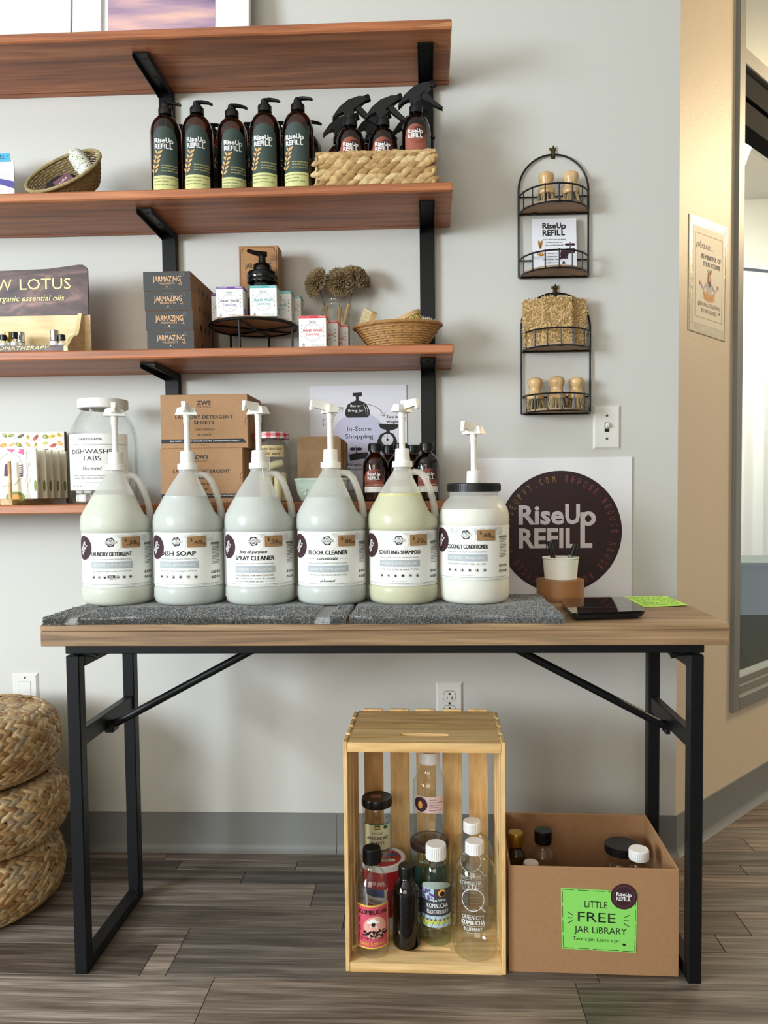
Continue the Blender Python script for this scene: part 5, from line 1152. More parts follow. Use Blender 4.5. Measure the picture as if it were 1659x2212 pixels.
rp = nt.nodes.new('ShaderNodeValToRGB'); rp.color_ramp.interpolation = 'CONSTANT'; es = rp.color_ramp.elements; es[0].color = lin((30, 32, 34)); es[1].position = .22; es[1].color = lin((226, 224, 216)); x_ = es.new(.5); x_.color = lin((150, 156, 96)); x_ = es.new(.6); x_.color = lin((228, 226, 220)); nt.links.new(vo.outputs['Distance'], rp.inputs[0]); nt.links.new(rp.outputs[0], nt.nodes['Principled BSDF'].inputs['Base Color']); nt.nodes['Principled BSDF'].inputs['Roughness'].default_value = .8
b = MB(); b.M = RX(PI/2); b.lathe([(0, -.036), (.015, -.036), (.020, -.030), (.021, 0), (.0205, .032), (.016, .037), (0, .037)], 18, rf=lambda a, z: 1+.10*math.sin(3*a+z*60)); b.build('roll', mfl, s)
# --- leaflet with sticky note
q = WY(31, 400, -.10); s = thing('leaflet', 'white leaflet with purple wave standing at the left end of the second shelf', 'leaflet', (q.x, -.10, Z2+.0002)); hl = WY(15, 346, -.10).z-Z2
MB().box(-.16, 0, 0, .004, 0, hl, .0004).build('sheet', m_paper, s, smooth=0)
P = Print(flat((0, 0, 0), (1, 0, 0), (0, 0, 1)), .0003); vv = hl-.046
P.geo([(-.16+i*.008, vv+.012-.00008*i*i*.6) for i in range(21)]+[(-.16+i*.008, vv+.003-.00008*i*i*.9) for i in range(21)], [(i, i+1, 22+i, 21+i) for i in range(20)], mat('print_indigo', (82, 76, 150), .6)); P.line([(-.16, vv+.016), (0, vv+.010)], .0006, KG); P.line([(-.16, vv-.014), (-.012, vv-.016)], .0005, KG); P.build('print', s)
q = WY(22, 345, -.102); s2 = thing('sticky_note', 'bright blue sticky note on top of the white leaflet', 'note', (q.x, -.1024, q.z-.004)); hs = WY(10, 331, -.102).z-q.z+.004
MB().box(-.075, 0, 0, .0012, 0, hs).build('paper', mat('sky_blue_paper', (74, 172, 216), .6), s2, smooth=0); P = Print(flat((0, 0, 0), (1, 0, 0), (0, 0, 1)), .0003); P.text('FREE', -.013, .007, .0085, K, al='r', w=.030, shear=.15); P.line([(-.0085, .008), (-.0075, .016)], .0012, K); P.disc(-.0095, .0055, .0008, K)
for j in (-1, 0, 1): P.line([(-.005, .010+j*.004), (-.0025, .010+j*.005)], .0009, K)
P.build('handwriting', s2)
# ================================================================== pictures on the top shelf
Z1 = ZT[0]; m_wf = mat('white_frame_paint', (236, 236, 232), .35); m_mat = mat('mat_board', (226, 228, 226), .7)
def pict(lb, x0, x1, y, art, border, Hh, lean):
    t = thing('picture_frame', lb, 'picture', ((x0+x1)/2, y, Z1), 0); t.rotation_euler = (-lean, 0, 0); w = (x1-x0)/2
    for nm, bx in (('frame_side', (-w, -w+border, 0, Hh)), ('frame_side', (w-border, w, 0, Hh)), ('frame_bottom', (-w+border, w-border, 0, border)), ('frame_top', (-w+border, w-border, Hh-border, Hh))):
        MB().box(bx[0], bx[1], -.011, .009, bx[2], bx[3], .0012).build(nm, m_wf, t, smooth=0)
    MB().box(-w+border, w-border, -.002, .006, border, Hh-border).build('mat_board', m_mat, t, smooth=0)
    if art: MB().box(-w+border+.0145, w-border-.0145, -.0030, -.0022, border+.0145, Hh-border-.0145).build('art_print', art, t, smooth=0)
    return t
ma = bpy.data.materials.new('pastel_sky_print'); ma.use_nodes = True; nt = ma.node_tree; tc = nt.nodes.new('ShaderNodeTexCoord'); mp_ = nt.nodes.new('ShaderNodeMapping'); mp_.inputs['Rotation'].default_value = (0, .38, 0); mp_.inputs['Scale'].default_value = (2.2, 1, 16); nz = nt.nodes.new('ShaderNodeTexNoise'); nz.inputs['Scale'].default_value = 1.3; nz.inputs['Detail'].default_value = 4
nt.links.new(tc.outputs['Object'], mp_.inputs[0]); nt.links.new(mp_.outputs[0], nz.inputs['Vector']); rp = nt.nodes.new('ShaderNodeValToRGB'); es = rp.color_ramp.elements; es[0].position = .32; es[0].color = lin((106, 92, 130)); es[1].position = .68; es[1].color = lin((232, 186, 172)); x_ = es.new(.5); x_.color = lin((176, 146, 164)); nt.links.new(nz.outputs['Fac'], rp.inputs[0]); nt.links.new(rp.outputs[0], nt.nodes['Principled BSDF'].inputs['Base Color']); nt.nodes['Principled BSDF'].inputs['Roughness'].default_value = .3
yb = -.075
pict('white framed pastel sky picture on the top shelf', WY(155, 30, yb).x, WY(538, 30, yb).x, yb, ma, .0745, .56, .09)
pict('white framed pale picture at the left end of the top shelf', WY(152, 30, yb-.004).x-.5, WY(152, 30, yb-.004).x, yb-.004, None, .010, .58, .09)
# ================================================================== wire racks on the wall
m_wire = mat('black_wire', (14, 14, 15), .4); m_bd = wood('rack_board', [(150, 118, 90), (184, 150, 118)], sc=(6, 40, 40), rough=.7, streak=.2)
RXc = (WY(1120, 463, -.008).x+WY(1271, 463, -.008).x)/2; RW = .0895; rz0 = WY(1197, 599, -.008).z; RH = WY(1195, 334, -.008).z-rz0
tz = (.0, WY(1195, 462, -.008).z-rz0); RLH = .0435
def rack():
    t = thing('wire_rack', '', 'rack', group='arched wire racks on the wall')
    arc_ = [(-RW, -.008, 0)]+[(-RW, -.008, RH-RW)]+[(RW*math.cos(a), -.008, RH-RW+RW*math.sin(a)) for a in [PI-PI*i/24 for i in range(1, 24)]]+[(RW, -.008, RH-RW), (RW, -.008, 0)]
    MB().tube(arc_, .0026, 8).build('arch', m_wire, t)
    for k in (0, 1):
        z = tz[k]; r = RW-.002
        def hp(q, zz): return [(q*math.cos(a), -.008-q*1.02*math.sin(a), zz) for a in [PI*i/24 for i in range(25)]]
        o = MB(); o.tube(hp(r, z), .0022, 6); o.tube([(-r, -.008, z), (r, -.008, z)], .0026, 6); o.build('tray_ring', m_wire, t)
        o = MB(); o.tube(hp(r, z+RLH), .0022, 6); o.tube([(-r, -.008, z+RLH), (r, -.008, z+RLH)], .0018, 6); rl = o.build('rail', m_wire, t)
        for i in range(1, 8):
            a = PI*i/8; MB().tube([(r*math.cos(a), -.008-r*1.02*math.sin(a), z-.001), (r*math.cos(a), -.008-r*1.02*math.sin(a), z+RLH+.003)], .0017, 6).build('post', m_wire, rl)
        MB().prism([(p[0], p[1]) for p in hp(r-.0026, 0)], z+.0022, z+.0072).build('board', m_bd, t, smooth=30)
        for x, y in ((-.05, -.012), (.05, -.012), (0, -.008-r*.99)): MB().box(x-.006, x+.006, y-.003, y+.003, z-.0028, z+.002, .001).build('clip', m_wire, t)
    return t
R1 = rack(); R1['label'] = 'upper black arched wire rack with two half round trays'; R1.location = (RXc, 0, rz0)
rz2 = WY(1200, 894, -.008).z; RX2 = (WY(1126, 850, -.008).x+WY(1274, 850, -.008).x)/2
dup(R1, 'lower black arched wire rack above the light switch', (RX2, 0, rz2))
m_brass = mat('dark_brass', (92, 78, 44), .4, .8)
for x, z, lb in ((RXc, rz0+RH, 'small brass hook holding the upper wire rack'), (RX2, rz2+RH, 'small brass hook holding the lower wire rack')):
    t = thing('wall_hook', lb, 'hook', (x, 0, z), 0, 'small brass wall hooks')
    MB().box(-.0055, .0055, -.003, -.0004, -.008, .018, .001).build('hook_plate', m_brass, t); MB().tube([(0, -.003, .014), (0, -.008, .010), (-.001, -.010, .002), (0, -.0125, -.0055), (0, -.014, -.001)], .0024, 8).build('hook_arm', m_brass, t)
    MB().tube([(0, -.002, .017), (0, -.010, .021)], .0022, 8).build('nail', m_screw, t); MB().box(-.010, .008, -.006, -.003, .012, .019, .001).build('bracket_top', m_brass, t)
# pot brushes
m_bw = wood('bamboo', [(190, 148, 96), (212, 174, 122), (224, 190, 142)], sc=(40, 40, 6), rough=.28, streak=.15); m_bb = mat('bristle_tan', (196, 172, 124), .8, noise=(300, .4)); m_bdk = mat('bristle_dark', (70, 56, 42), .9)
def potbrush():
    t = thing('pot_brush', '', 'brush', group='wooden pot brushes in the wire racks')
    MB().lathe([(0, .0265), (.0205, .0265), (.0220, .028), (.0220, .0385), (.0205, .0405), (.0165, .0440), (.0150, .0500), (.0155, .0560), (.0190, .0640), (.0200, .0710), (.0185, .0775), (.012, .0815), (0, .0825)], 32).build('handle', m_bw, t, smooth=50)
    b = MB(); rnd = random.Random(2); d = MB()
    for i in range(300):
        a = rnd.uniform(0, 2*PI); r = math.sqrt(rnd.random()); p0 = Vector((.0195*r*math.cos(a), .0195*r*math.sin(a), .0265)); p1 = Vector((.0270*r*math.cos(a)+rnd.uniform(-.001, .001), .0270*r*math.sin(a)+rnd.uniform(-.001, .001), .0002))
        s = Vector((math.cos(a+1.5), math.sin(a+1.5), 0))*.0009; u_ = Vector((math.cos(a), math.sin(a), 0))*.0009
        (b if i % 3 else d).add([p0+s, p0-s, p0+u_, p1+s, p1-s, p1+u_], [(0, 1, 4, 3), (1, 2, 5, 4), (2, 0, 3, 5), (3, 4, 5)])
    o = b.build('bristles', m_bb, t, smooth=0); o['kind'] = 'stuff'; o = d.build('dark_bristles', m_bdk, t, smooth=0); o['kind'] = 'stuff'; return t
PBR = potbrush()
for i, (px, zz, y, lb) in enumerate(((1180, rz0+tz[1], -.046, 'wooden pot brush on the left of the upper tray of the upper rack'), (1233, rz0+tz[1], -.046, 'wooden pot brush on the right of the upper tray of the upper rack'),
                                     (1156, rz2, -.040, 'wooden pot brush on the left of the lowest tray'), (1203, rz2, -.056, 'wooden pot brush in the middle of the lowest tray'), (1245, rz2, -.040, 'wooden pot brush on the right of the lowest tray'))):
    x = WY(px, 420 if i < 2 else 860, y).x
    if i == 0: PBR.location = (x, y, zz+.0074); PBR['label'] = lb
    else: dup(PBR, lb, (x, y, zz+.0074), i*1.3)
# flyer
q = WY(1150, 571, -.030); q2 = WY(1246, 571, -.030); fw_ = q2.x-q.x; fh = WY(1198, 471, -.022).z-(rz0+.0074)
t = thing('shop_flyer', 'white shop flyer with black logo standing in the upper rack', 'flyer', ((q.x+q2.x)/2, -.034, rz0+.0074)); t.rotation_euler = (-.10, .0, 0)
MB().box(-fw_/2, fw_/2, 0, .0012, 0, fh).build('sheet', mat('flyer_white', (232, 231, 236), .5), t, smooth=0)
P = Print(flat((0, 0, 0), (1, 0, 0), (0, 0, 1)), .0003); k = fh/.128
logo(P, .0, .102*k, .060, K); ck = mat('print_maroon', (52, 24, 28), .5)
for j, s in enumerate(('A Zero Waste Store Specializing', 'in Plastic-Free and Bulk', 'Home and Body Essentials')): P.text(s, .0, (.076-j*.0068)*k, .0030, K, w=(.056, .042, .046)[j], bold=.015)
for j, s in enumerate(('57 Stowe St, Suite 2', 'Waterbury, VT', 'riseupvt.com', 'Open Tues-Sat 11am-6pm', 'hello@riseupvt.com')): P.text(s, -.006, (.050-j*.0074)*k, .0030, K, w=(.034, .026, .024, .046, .036)[j], bold=.015)
tn_ = mat('print_ochre', (178, 122, 50), .5)
for a, l in ((1.75, .020), (1.35, .020)): P.disc(-.036+.010*math.cos(a), .062*k+.004, .0115, tn_, 0, ry=.0032, n=14, rot=a)
for a in (.6, 1.2, 1.9, 2.5): P.disc(-.034+.008*math.cos(a), .038*k+.006*math.sin(a), .0065, tn_, 0, ry=.0018, n=10, rot=a)
P.poly([(.014, .044), (.016, .054), (.030, .060), (.052, .060), (.052, .048), (.036, .046), (.033, .038), (.016, .036)], ck); P.rect(.013, .033, .034, .037, ck); P.line([(.040, .060), (.040, .076)], .0022, ck)
for s in (-1, 1): P.disc(.040+s*.007, .070, .0068, ck, 0, ry=.0034, n=14)
P.poly([(.018, .020), (.028, .020), (.023, .029)], ck); P.build('print', t)
# loofah pads
m_lo = mat('loofah', (238, 208, 152), .9, noise=(240, .45, (200, 162, 106)), bump=(320, 1., .004))
def loofah(lb, px, w, h, y, rz, seed, ry=0):
    x = WY(px, 745, y).x; t = thing('loofah_pad', lb, 'loofah', (x, y, rz2+tz[1]+.0078), 0, 'loofah pads in the lower rack'); t.rotation_euler = (-.04, ry, rz); rnd = random.Random(seed)
    nx, nz = 20, 34; vs = []; fs = []
    for sgn in (-1, 1):
        for i in range(nx+1):
            for j in range(nz+1): vs.append((-w/2+w*i/nx+rnd.uniform(-.0012, .0012), sgn*.006+rnd.uniform(-.0018, .0018), h*j/nz+rnd.uniform(-.0012, .0012)*(j > 0)))
    m = (nx+1)*(nz+1)
    for sgn in (0, 1):
        for i in range(nx):
            for j in range(nz): a = sgn*m+i*(nz+1)+j; fs.append((a, a+nz+1, a+nz+2, a+1) if sgn == 0 else (a, a+1, a+nz+2, a+nz+1))
    for i in range(nx):
        for j in (0, nz): a = i*(nz+1)+j; fs.append((a, a+nz+1, a+nz+1+m, a+m))
    for j in range(nz):
        for i in (0, nx): a = i*(nz+1)+j; fs.append((a, a+1, a+1+m, a+m))
    MB().add(vs, fs).build('pad', m_lo, t, smooth=0)
    b = MB()
    for i in range(620):
        c = Vector((rnd.uniform(-w/2, w/2), -.0068+rnd.uniform(-.0015, .001), rnd.uniform(.002, h))); a = rnd.uniform(0, PI); d = Vector((math.cos(a), rnd.uniform(-.25, .25), math.sin(a)))*rnd.uniform(.004, .008)
        n_ = Vector((0, -1, 0)); s = d.cross(n_).normalized()*.0007; e = c+d; m_ = c+d*.5+n_*.0022
        b.add([c+s, c-s, m_+s, m_-s, e+s, e-s, m_+n_*.0009], [(0, 1, 3, 2), (2, 3, 5, 4), (0, 2, 6), (1, 6, 3), (2, 4, 6), (3, 6, 5)])
    o = b.build('fibres', m_lo, t, smooth=0); o['kind'] = 'stuff'
loofah('loofah pad leaning at the left of the lower rack', 1157, .060, .118, -.046, -.45, 1, -.05)
loofah('loofah pad in front at the centre of the lower rack', 1203, .076, .120, -.062, .03, 2)
loofah('loofah pad at the right of the lower rack', 1244, .050, .118, -.044, .25, 3, .04)
# ================================================================== notice on the angled wall
w2 = thing('wall_notice', 'taped notice asking for quiet with a seated figure on the beige wall', 'notice'); w2.matrix_world = MR
c4 = [WR(1486, 712), WR(1566, 738), WR(1569, 491), WR(1488, 461)]
b = MB(); b.add([(s, y, z) for y in (-.0008, -.0022) for s, z in c4], [(3, 2, 1, 0), (4, 5, 6, 7), (0, 1, 5, 4), (1, 2, 6, 5), (2, 3, 7, 6), (3, 0, 4, 7)]); b.build('sleeve', mat('plastic_sleeve', (216, 204, 176), .32, bump=(40, .5, .004)), w2, smooth=0)
def nm(u, v, o):
    s0 = c4[0][0]+(c4[1][0]-c4[0][0])*u; s1 = c4[3][0]+(c4[2][0]-c4[3][0])*u; z0 = c4[0][1]+(c4[1][1]-c4[0][1])*u; z1 = c4[3][1]+(c4[2][1]-c4[3][1])*u
    return Vector((s0+(s1-s0)*v, -.0022-o, z0+(z1-z0)*v))
nasp = .24/.31
class NP(Print):
    pass
P = NP(lambda x, y, o: nm(x, y*nasp, o), .0003)
V1 = 1/nasp
P.rect(.09, .08*V1, .93, .92*V1, mat('notice_paper', (224, 214, 192), .5), 0); pap = P.build('sheet', w2)
P = NP(lambda x, y, o: nm(x, y*nasp, o), .0006); br_ = mat('notice_line', (120, 100, 78), .6)
P.line([(.15, .14*V1), (.87, .14*V1), (.87, .86*V1), (.15, .86*V1)], .006, br_, closed=True)
P.text('please...', .38, .74*V1, .075, br_, w=.46, shear=.4, rot=.0); P.text('BE MINDFUL OF', .57, .655*V1, .050, KG, w=.52, bold=.015); P.text('YOUR VOLUME', .58, .595*V1, .050, KG, w=.46, bold=.015)
P.text('HEALING SESSIONS', .52, .245*V1, .042, br_, w=.58); P.text('IN PROGRESS', .52, .19*V1, .042, br_, w=.42)
sk = mat('notice_skin', (214, 160, 122), .6); hr_ = mat('notice_hair', (176, 98, 72), .6); og = mat('notice_orange', (218, 150, 76), .6); gy = mat('notice_lilac', (186, 180, 184), .6)
P.disc(.52, .325*V1, .15, og, 0, ry=.040, n=20); P.disc(.43, .345*V1, .07, og, 1, ry=.03, rot=-.5); P.disc(.61, .345*V1, .07, og, 1, ry=.03, rot=.5)
P.poly([(.47, .35*V1), (.57, .35*V1), (.60, .445*V1), (.55, .47*V1), (.49, .47*V1), (.44, .445*V1)], gy, 1); P.disc(.52, .485*V1, .046, hr_, 1, ry=.085); P.disc(.52, .502*V1, .030, sk, 2, ry=.036)
for s in (-1, 1): P.line([(.52+s*.07, .45*V1), (.52+s*.15, .39*V1), (.52+s*.22, .43*V1)], .028, gy, 1); P.disc(.52+s*.235, .44*V1, .022, sk, 2)
P.rect(.475, .537*V1, .565, .543*V1, hr_, 2); P.disc(.505, .56*V1, .012, hr_, 2, ry=.022, rot=.2); P.disc(.56, .56*V1, .014, hr_, 2, ry=.026, rot=-.5); P.disc(.475, .563*V1, .010, KW, 2, ry=.016, rot=.5)
P.disc(.25, .245*V1, .014, K); P.disc(.80, .215*V1, .014, K)
P.build('print', pap)
for u in (0., 1.):
    b = MB(); n = 10
    for i in range(n): b.add([nm(u+(.02 if u == 0 else -.04), i/n, .0006), nm(u+(.045 if u == 0 else -.015), i/n, .0006), nm(u+(.045 if u == 0 else -.015), (i+1)/n, .0006), nm(u+(.02 if u == 0 else -.04), (i+1)/n, .0006)], [(0, 1, 2, 3)])
    b.build('clear_tape', mat('clear_tape', (228, 214, 170), .2), w2, smooth=0)
# ================================================================== wooden crate
YC0 = -.528; cx0, cx1 = -.1755, .1500; CW = cx1-cx0; zt = WY(915, 1605, YC0).z; yb = WZ(915, 1536, zt).y; CD = yb-YC0
t = thing('wooden_crate', 'open pine crate standing on end with glass bottles inside', 'crate', ((cx0+cx1)/2, YC0, 0), -.012)
m_pine = wood('pine', [(202, 154, 92), (228, 186, 124), (240, 206, 150)], sc=(26, 26, 3), rough=.5, streak=.2); m_pinex = wood('pine_across', [(202, 154, 92), (228, 186, 124), (240, 206, 150)], sc=(3, 26, 26), rough=.5, streak=.2)
st = .0085; eb = .0195
def endboard(z0, z1, nm):
    n = 40; V = []; F = []; hw, hd = CW/2-st-.0004, CD/2-.0002; cy = CD/2; sy = .052
    for i in range(n):
        a = 2*PI*(i+.5)/n; c, s = math.cos(a), math.sin(a); k = min(hw/abs(c) if abs(c) > 1e-6 else 9, (hd)/abs(s) if abs(s) > 1e-6 else 9); o = (c*k, cy+s*k)
        q = (max(-.041, min(.041, c*.06))+.0095*c, sy+.0095*s)
        for z in (z0, z1): V += [(o[0], o[1], z), (q[0], q[1], z)]
    for i in range(n):
        j = (i+1) % n; a, b_ = 4*i, 4*j; F += [(a, b_, b_+1, a+1), (a+2, a+3, b_+3, b_+2), (a, a+2, b_+2, b_), (a+1, b_+1, b_+3, a+3)]
    # square the corners
    for sx in (-1, 1):
        for y in (0, 1):
            best = min(range(n), key=lambda i: abs(V[4*i][0]-sx*hw)+abs(V[4*i][1]-(cy+(2*y-1)*hd)))
            for d in (0, 2): V[4*best+d] = (sx*hw, cy+(2*y-1)*hd, V[4*best+d][2])
    return MB().add(V, F).build('end_board', m_pinex, t, smooth=30)
endboard(zt-eb, zt, 't'); endboard(.0003, eb, 'b')
sw = CD/4*.80
for sx in (-1, 1):
    for i in range(4):
        y0 = CD*i/4+(.000 if i else 0); x = sx*(CW/2-st/2); MB().box(x-st/2, x+st/2, y0, y0+sw, .0003, zt+.0015, .0012).build('side_slat', m_pine, t, smooth=0)
bw = (CW-.02)/5*.72
for i in range(5):
    x = -CW/2+.012+(CW-.024)*(i+.5)/5; MB().box(x-bw/2, x+bw/2, CD+.0003, CD+st, .0003, zt+.004, .0012).build('back_slat', m_pine, t, smooth=0)
# ------------------------------------------------------------------ bottles
m_wc = mat('white_cap_plastic', (232, 230, 226), .4); ZF = .0203
def cap(t, r, z, h, m, ribs=36, name='cap'):
    b = MB().lathe([(r*.95, z), (r, z+.0006), (r, z+h-.0015), (r*.95, z+h), (0, z+h)], 36)
    for i in range(ribs): b.M = RZ(2*PI*i/ribs); b.box(-.0005, .0005, -r-.0005, -r+.0005, z+.002, z+h-.003)
    return b.build(name, m, t, smooth=30)
def bottle(name, lb, cat, px, y, prof, gm, z=ZF, py=2000, rz=None, scale=1):
    q = WY(px, py, y); t = thing(name, lb, cat, (q.x, y, z), math.atan2(-q.x, 2.05+y) if rz is None else rz)
    MB().lathe(dense(prof, 2), 40).build('glass', gm, t, smooth=60); return t
def band(R, a0, a1, z0, z1, m, t, name='label', off=.0006, n=20):
    vs = []; fs = []
    for i in range(n+1):
        a = a0+(a1-a0)*i/n; vs += [((R+off)*math.sin(a), -(R+off)*math.cos(a), z0), ((R+off)*math.sin(a), -(R+off)*math.cos(a), z1)]
        if i: fs.append((2*i-2, 2*i, 2*i+1, 2*i-1))
    return MB().add(vs, fs).build(name, m, t)
def ztop(px, py, y): return WY(px, py, y).z-ZF
# pink label bottle
y = -.480; H1 = ztop(805, 1830, y); R = .0355
t = bottle('kombucha_bottle', 'clear bottle with black cap and pink and yellow label in the crate', 'bottle', 805, y, [(0, .003), (.026, .002), (.032, 0), (.0350, .005), (R, .012), (R, H1*.60), (.0345, H1*.66), (.0285, H1*.73), (.0195, H1*.79), (.0150, H1*.83), (.0140, H1*.95)], gl('clear'))
cap(t, .0185, H1*.855, H1*.145, m_blp)
l = band(R, -1.1, 1.1, .022, .113, mat('label_yellow', (226, 186, 76), .5), t)
P = Print(cylmap(R, -.02), .0010); P.rect(-.036, .0255, .036, .1095, mat('label_pink', (206, 82, 100), .5), 0, 14); P.text('KOMBUCHA', .002, .094, .0095, K, w=.060, bold=.01, lay=1)
for j, s in enumerate('IS'): P.text(s, -.0275, .0765-.0175*(j), .0095, K, lay=1)
P.disc(.006, .066, .024, mat('label_rose_light', (232, 168, 150), .5), .5, n=24); P.disc(.002, .078, .013, m_paper, 1, ry=.0035, n=16); P.disc(.002, .081, .006, m_paper, 1, ry=.005, n=12); P.disc(.002, .074, .0042, K, 1, ry=.005, n=10); P.poly([(-.008, .060), (.012, .060), (.008, .071), (-.003, .071)], m_paper, 1); rnd = random.Random(1)
for i in range(26): P.disc(-.018+i*.0019, .054+rnd.uniform(-.005, .006), .0032, K, 1.4, ry=.002, n=8, rot=i)
P.text('Keep It Simple', .0, .0425, .0050, K, w=.048, lay=1, shear=.2); P.text('Beet Lemon', 0, .0300, .0080, mat('print_gold', (232, 190, 60), .5), w=.050, lay=1); P.line([(-.029, .055), (-.029, .040), (-.020, .040)], .0008, K, 1); P.build('lettering', l)
# amber bottle
y = -.455; H1 = ztop(879, 1868, y); R = .0305
t = bottle('amber_bottle', 'dark amber bottle with black cap inside the crate', 'bottle', 879, y, [(0, .003), (.022, .002), (.028, 0), (.0300, .004), (R, .010), (R, H1*.62), (.0290, H1*.70), (.0235, H1*.77), (.0165, H1*.82), (.0135, H1*.85), (.0135, H1*.95)], glass('dark_amber_glass', (.16, .07, .02)))
cap(t, .0165, H1*.855, H1*.145, m_blp)
# purple and green label bottle
y = -.435; H1 = ztop(943, 1822, y); R = .0335
t = bottle('kombucha_bottle', 'bottle with white cap and dark label with berries in the crate', 'bottle', 943, y, [(0, .003), (.025, .002), (.031, 0), (.0330, .005), (R, .012), (R, H1*.66), (.0325, H1*.72), (.0270, H1*.80), (.0205, H1*.84), (.0185, H1*.86), (.0185, H1*.95)], gl('green'))
cap(t, .0215, H1*.852, H1*.148, m_wc)
l = band(R, -1.15, 1.15, H1*.20, H1*.60, mat('label_slate', (58, 62, 68), .5), t); zc = H1*.20; zl = H1*.40
P = Print(cylmap(R, -.02, (0, 0, zc)), .0009); sky = mat('label_ice', (176, 196, 206), .5); pu = mat('print_violet', (92, 70, 132), .5); lm = mat('print_lime', (186, 196, 88), .5)
P.geo([(-.036+.0036*i, zl) for i in range(21)]+[(-.036+.0036*i, zl+.016*math.sin(PI*i/20)**.5) for i in range(21)], [(i, i+1, 22+i, 21+i) for i in range(20)], mat('label_sage', (150, 162, 150), .5))
P.rect(-.036, zl*.70, -.004, zl, sky, 0, 8); P.rect(-.036, 0, .036, zl*.30, sky, 0, 14); rnd = random.Random(3)
for i in range(22): P.disc(rnd.uniform(-.034, -.006), zl*.72+rnd.uniform(0, zl*.26), .0026, pu, 1, n=8)
for i in range(8): P.disc(-.032+i*.009, zl*.12+rnd.uniform(-.004, .006), .0085, lm, 1, ry=.0048, n=12, rot=rnd.uniform(0, 3)); P.disc(-.028+i*.009, zl*.2, .0024, pu, 1.4, n=8)
for i in range(6): P.line([(-.034+i*.012, .001), (-.03+i*.012+.006, zl*.3)], .0006, K, 2)
P.disc(.012, zl*.90, .0095, K, 1.6, n=20); P.disc(.012, zl*.90, .0082, por, 2, n=20); P.disc(.013, zl*.88, .0055, K, 2.4, n=16)
P.text('Aqua ViTea', .004, zl*.69, .0056, KW, w=.032, lay=2, bold=.01); P.text('KOMBUCHA', .003, zl*.52, .0092, KW, w=.044, lay=2, bold=.012); P.text('ELDERBERRY', .004, zl*.37, .0080, KW, w=.046, lay=2); P.build('lettering', l)
# two round kombucha bottles
def qb(lb, px, y, pyt, front):
    H1 = ztop(px, pyt, y); R = .0465
    t = bottle('kombucha_bottle', lb, 'bottle', px, y, [(0, .004), (.034, .002), (.043, 0), (.0460, .006), (R, .014), (R, H1*.60), (.0455, H1*.69), (.0400, H1*.78), (.0290, H1*.845), (.0200, H1*.88), (.0160, H1*.90), (.0160, H1*.96)], gl('clear'))
    cap(t, .0190, H1*.895, H1*.105, m_wc)
    P = Print(cylmap(R, 0), .0006); u = -.004; v = WY(px, 1945 if front else 1862, y-R).z-ZF
    P.disc(u, v, .0235, KW, 0, .0222, n=36); P.line([(u+.014, v-.014), (u+.026, v-.026)], .0014, KW)
    for i, h in ((-1, .004), (0, .010), (1, .004)): P.line([(u+i*.007-.001, v+.0235), (u+i*.007-.001, v+.026+h*.7)], .0012, KW)
    P.text('QUEEN CITY', u, v-.0400, .0080, KW, w=.046, bold=.0); P.text('KOMBUCHA', u, v-.0515, .0088, KW, w=.048, bold=.03); P.rect(u-.024, v-.0545, u+.024, v-.0539, KW, 0, 6); P.text('BLUEBERRY', u, v-.0640, .0068, KW, w=.038, bold=.015); P.text('22 fl oz / 645 ml', u, v-.0700, .0030, KW, w=.026); P.build('lettering', t)
    P = Print(cylmap(R, PI), .0004)
    for i in range(12): P.rect(-.020, .066+i*.0062, .022-.01*(i % 3), .0668+i*.0062, mat('print_fade', (150, 140, 126), .6), 0, 8)
    P.text('Nutrition Facts', 0, .134, .0062, mat('print_fade', 0), w=.05); P.build('back_print', t)
qb('clear round bottle with white cap and white circle print, nearest the crate opening', 1026, -.475, 1816, True)
qb('clear round bottle with white cap at the back right of the crate', 1021, -.372, 1772, False)
# dark lidded jar with tall bottle on it
y = -.352; R = .0440; H1 = WY(929, 1812, y).z-ZF
t = bottle('spread_jar', 'glass jar with dark lid carrying the tall bottle in the crate', 'jar', 929, y, [(0, .003), (.034, .002), (.041, 0), (R, .006), (R, H1-.030), (.0415, H1-.020), (.0395, H1-.014), (.0395, H1-.004)], gl('green'))
MB().lathe([(.0405, H1-.0145), (.0430, H1-.014), (.0435, H1-.002), (.0420, H1), (.030, H1-.0005), (0, H1-.0005)], 40).build('lid', mat('maroon_lid', (58, 32, 34), .35), t, smooth=40)
l = band(R, -1.2, 1.2, .02, H1-.045, mat('label_deep_green', (36, 76, 62), .5), t); P = Print(cylmap(R), .0009); P.text('nutty', .01, .05, .016, KW, w=.034, bold=.01); P.text('refill', -.012, H1-.036, .0080, KW, w=.020); P.build('lettering', l)
zj = ZF+H1; hB = WY(929, 1622, y).z-zj; R = .0385
q = WY(929, 1750, y); t = thing('tall_bottle', 'tall clear bottle with white cap and pink sticker standing on a jar', 'bottle', (q.x, y, zj), 0)
HB = hB
MB().lathe(dense([(0, .004), (.030, .003), (.0355, 0), (.0380, .005), (R, .012), (R, HB*.60), (.0365, HB*.67), (.0285, HB*.74), (.0235, HB*.79), (.0215, HB*.86), (.0215, HB*.93)], 2), 40).build('glass', gl('clear'), t, smooth=60); cap(t, .0225, HB*.87, HB*.13, m_wc)
l0 = WY(929, 1757, y-R).z-zj; l1 = WY(929, 1722, y-R).z-zj
l = band(R, -.95, .85, l0, l1, mat('label_blush', (226, 196, 192), .5), t); P = Print(cylmap(R, 0, (0, 0, (l0+l1)/2)), .0009); P.disc(-.022, 0, .0165, m_plum, 0, n=28); P.disc(-.022, -.001, .0055, por, 1, ry=.0085)
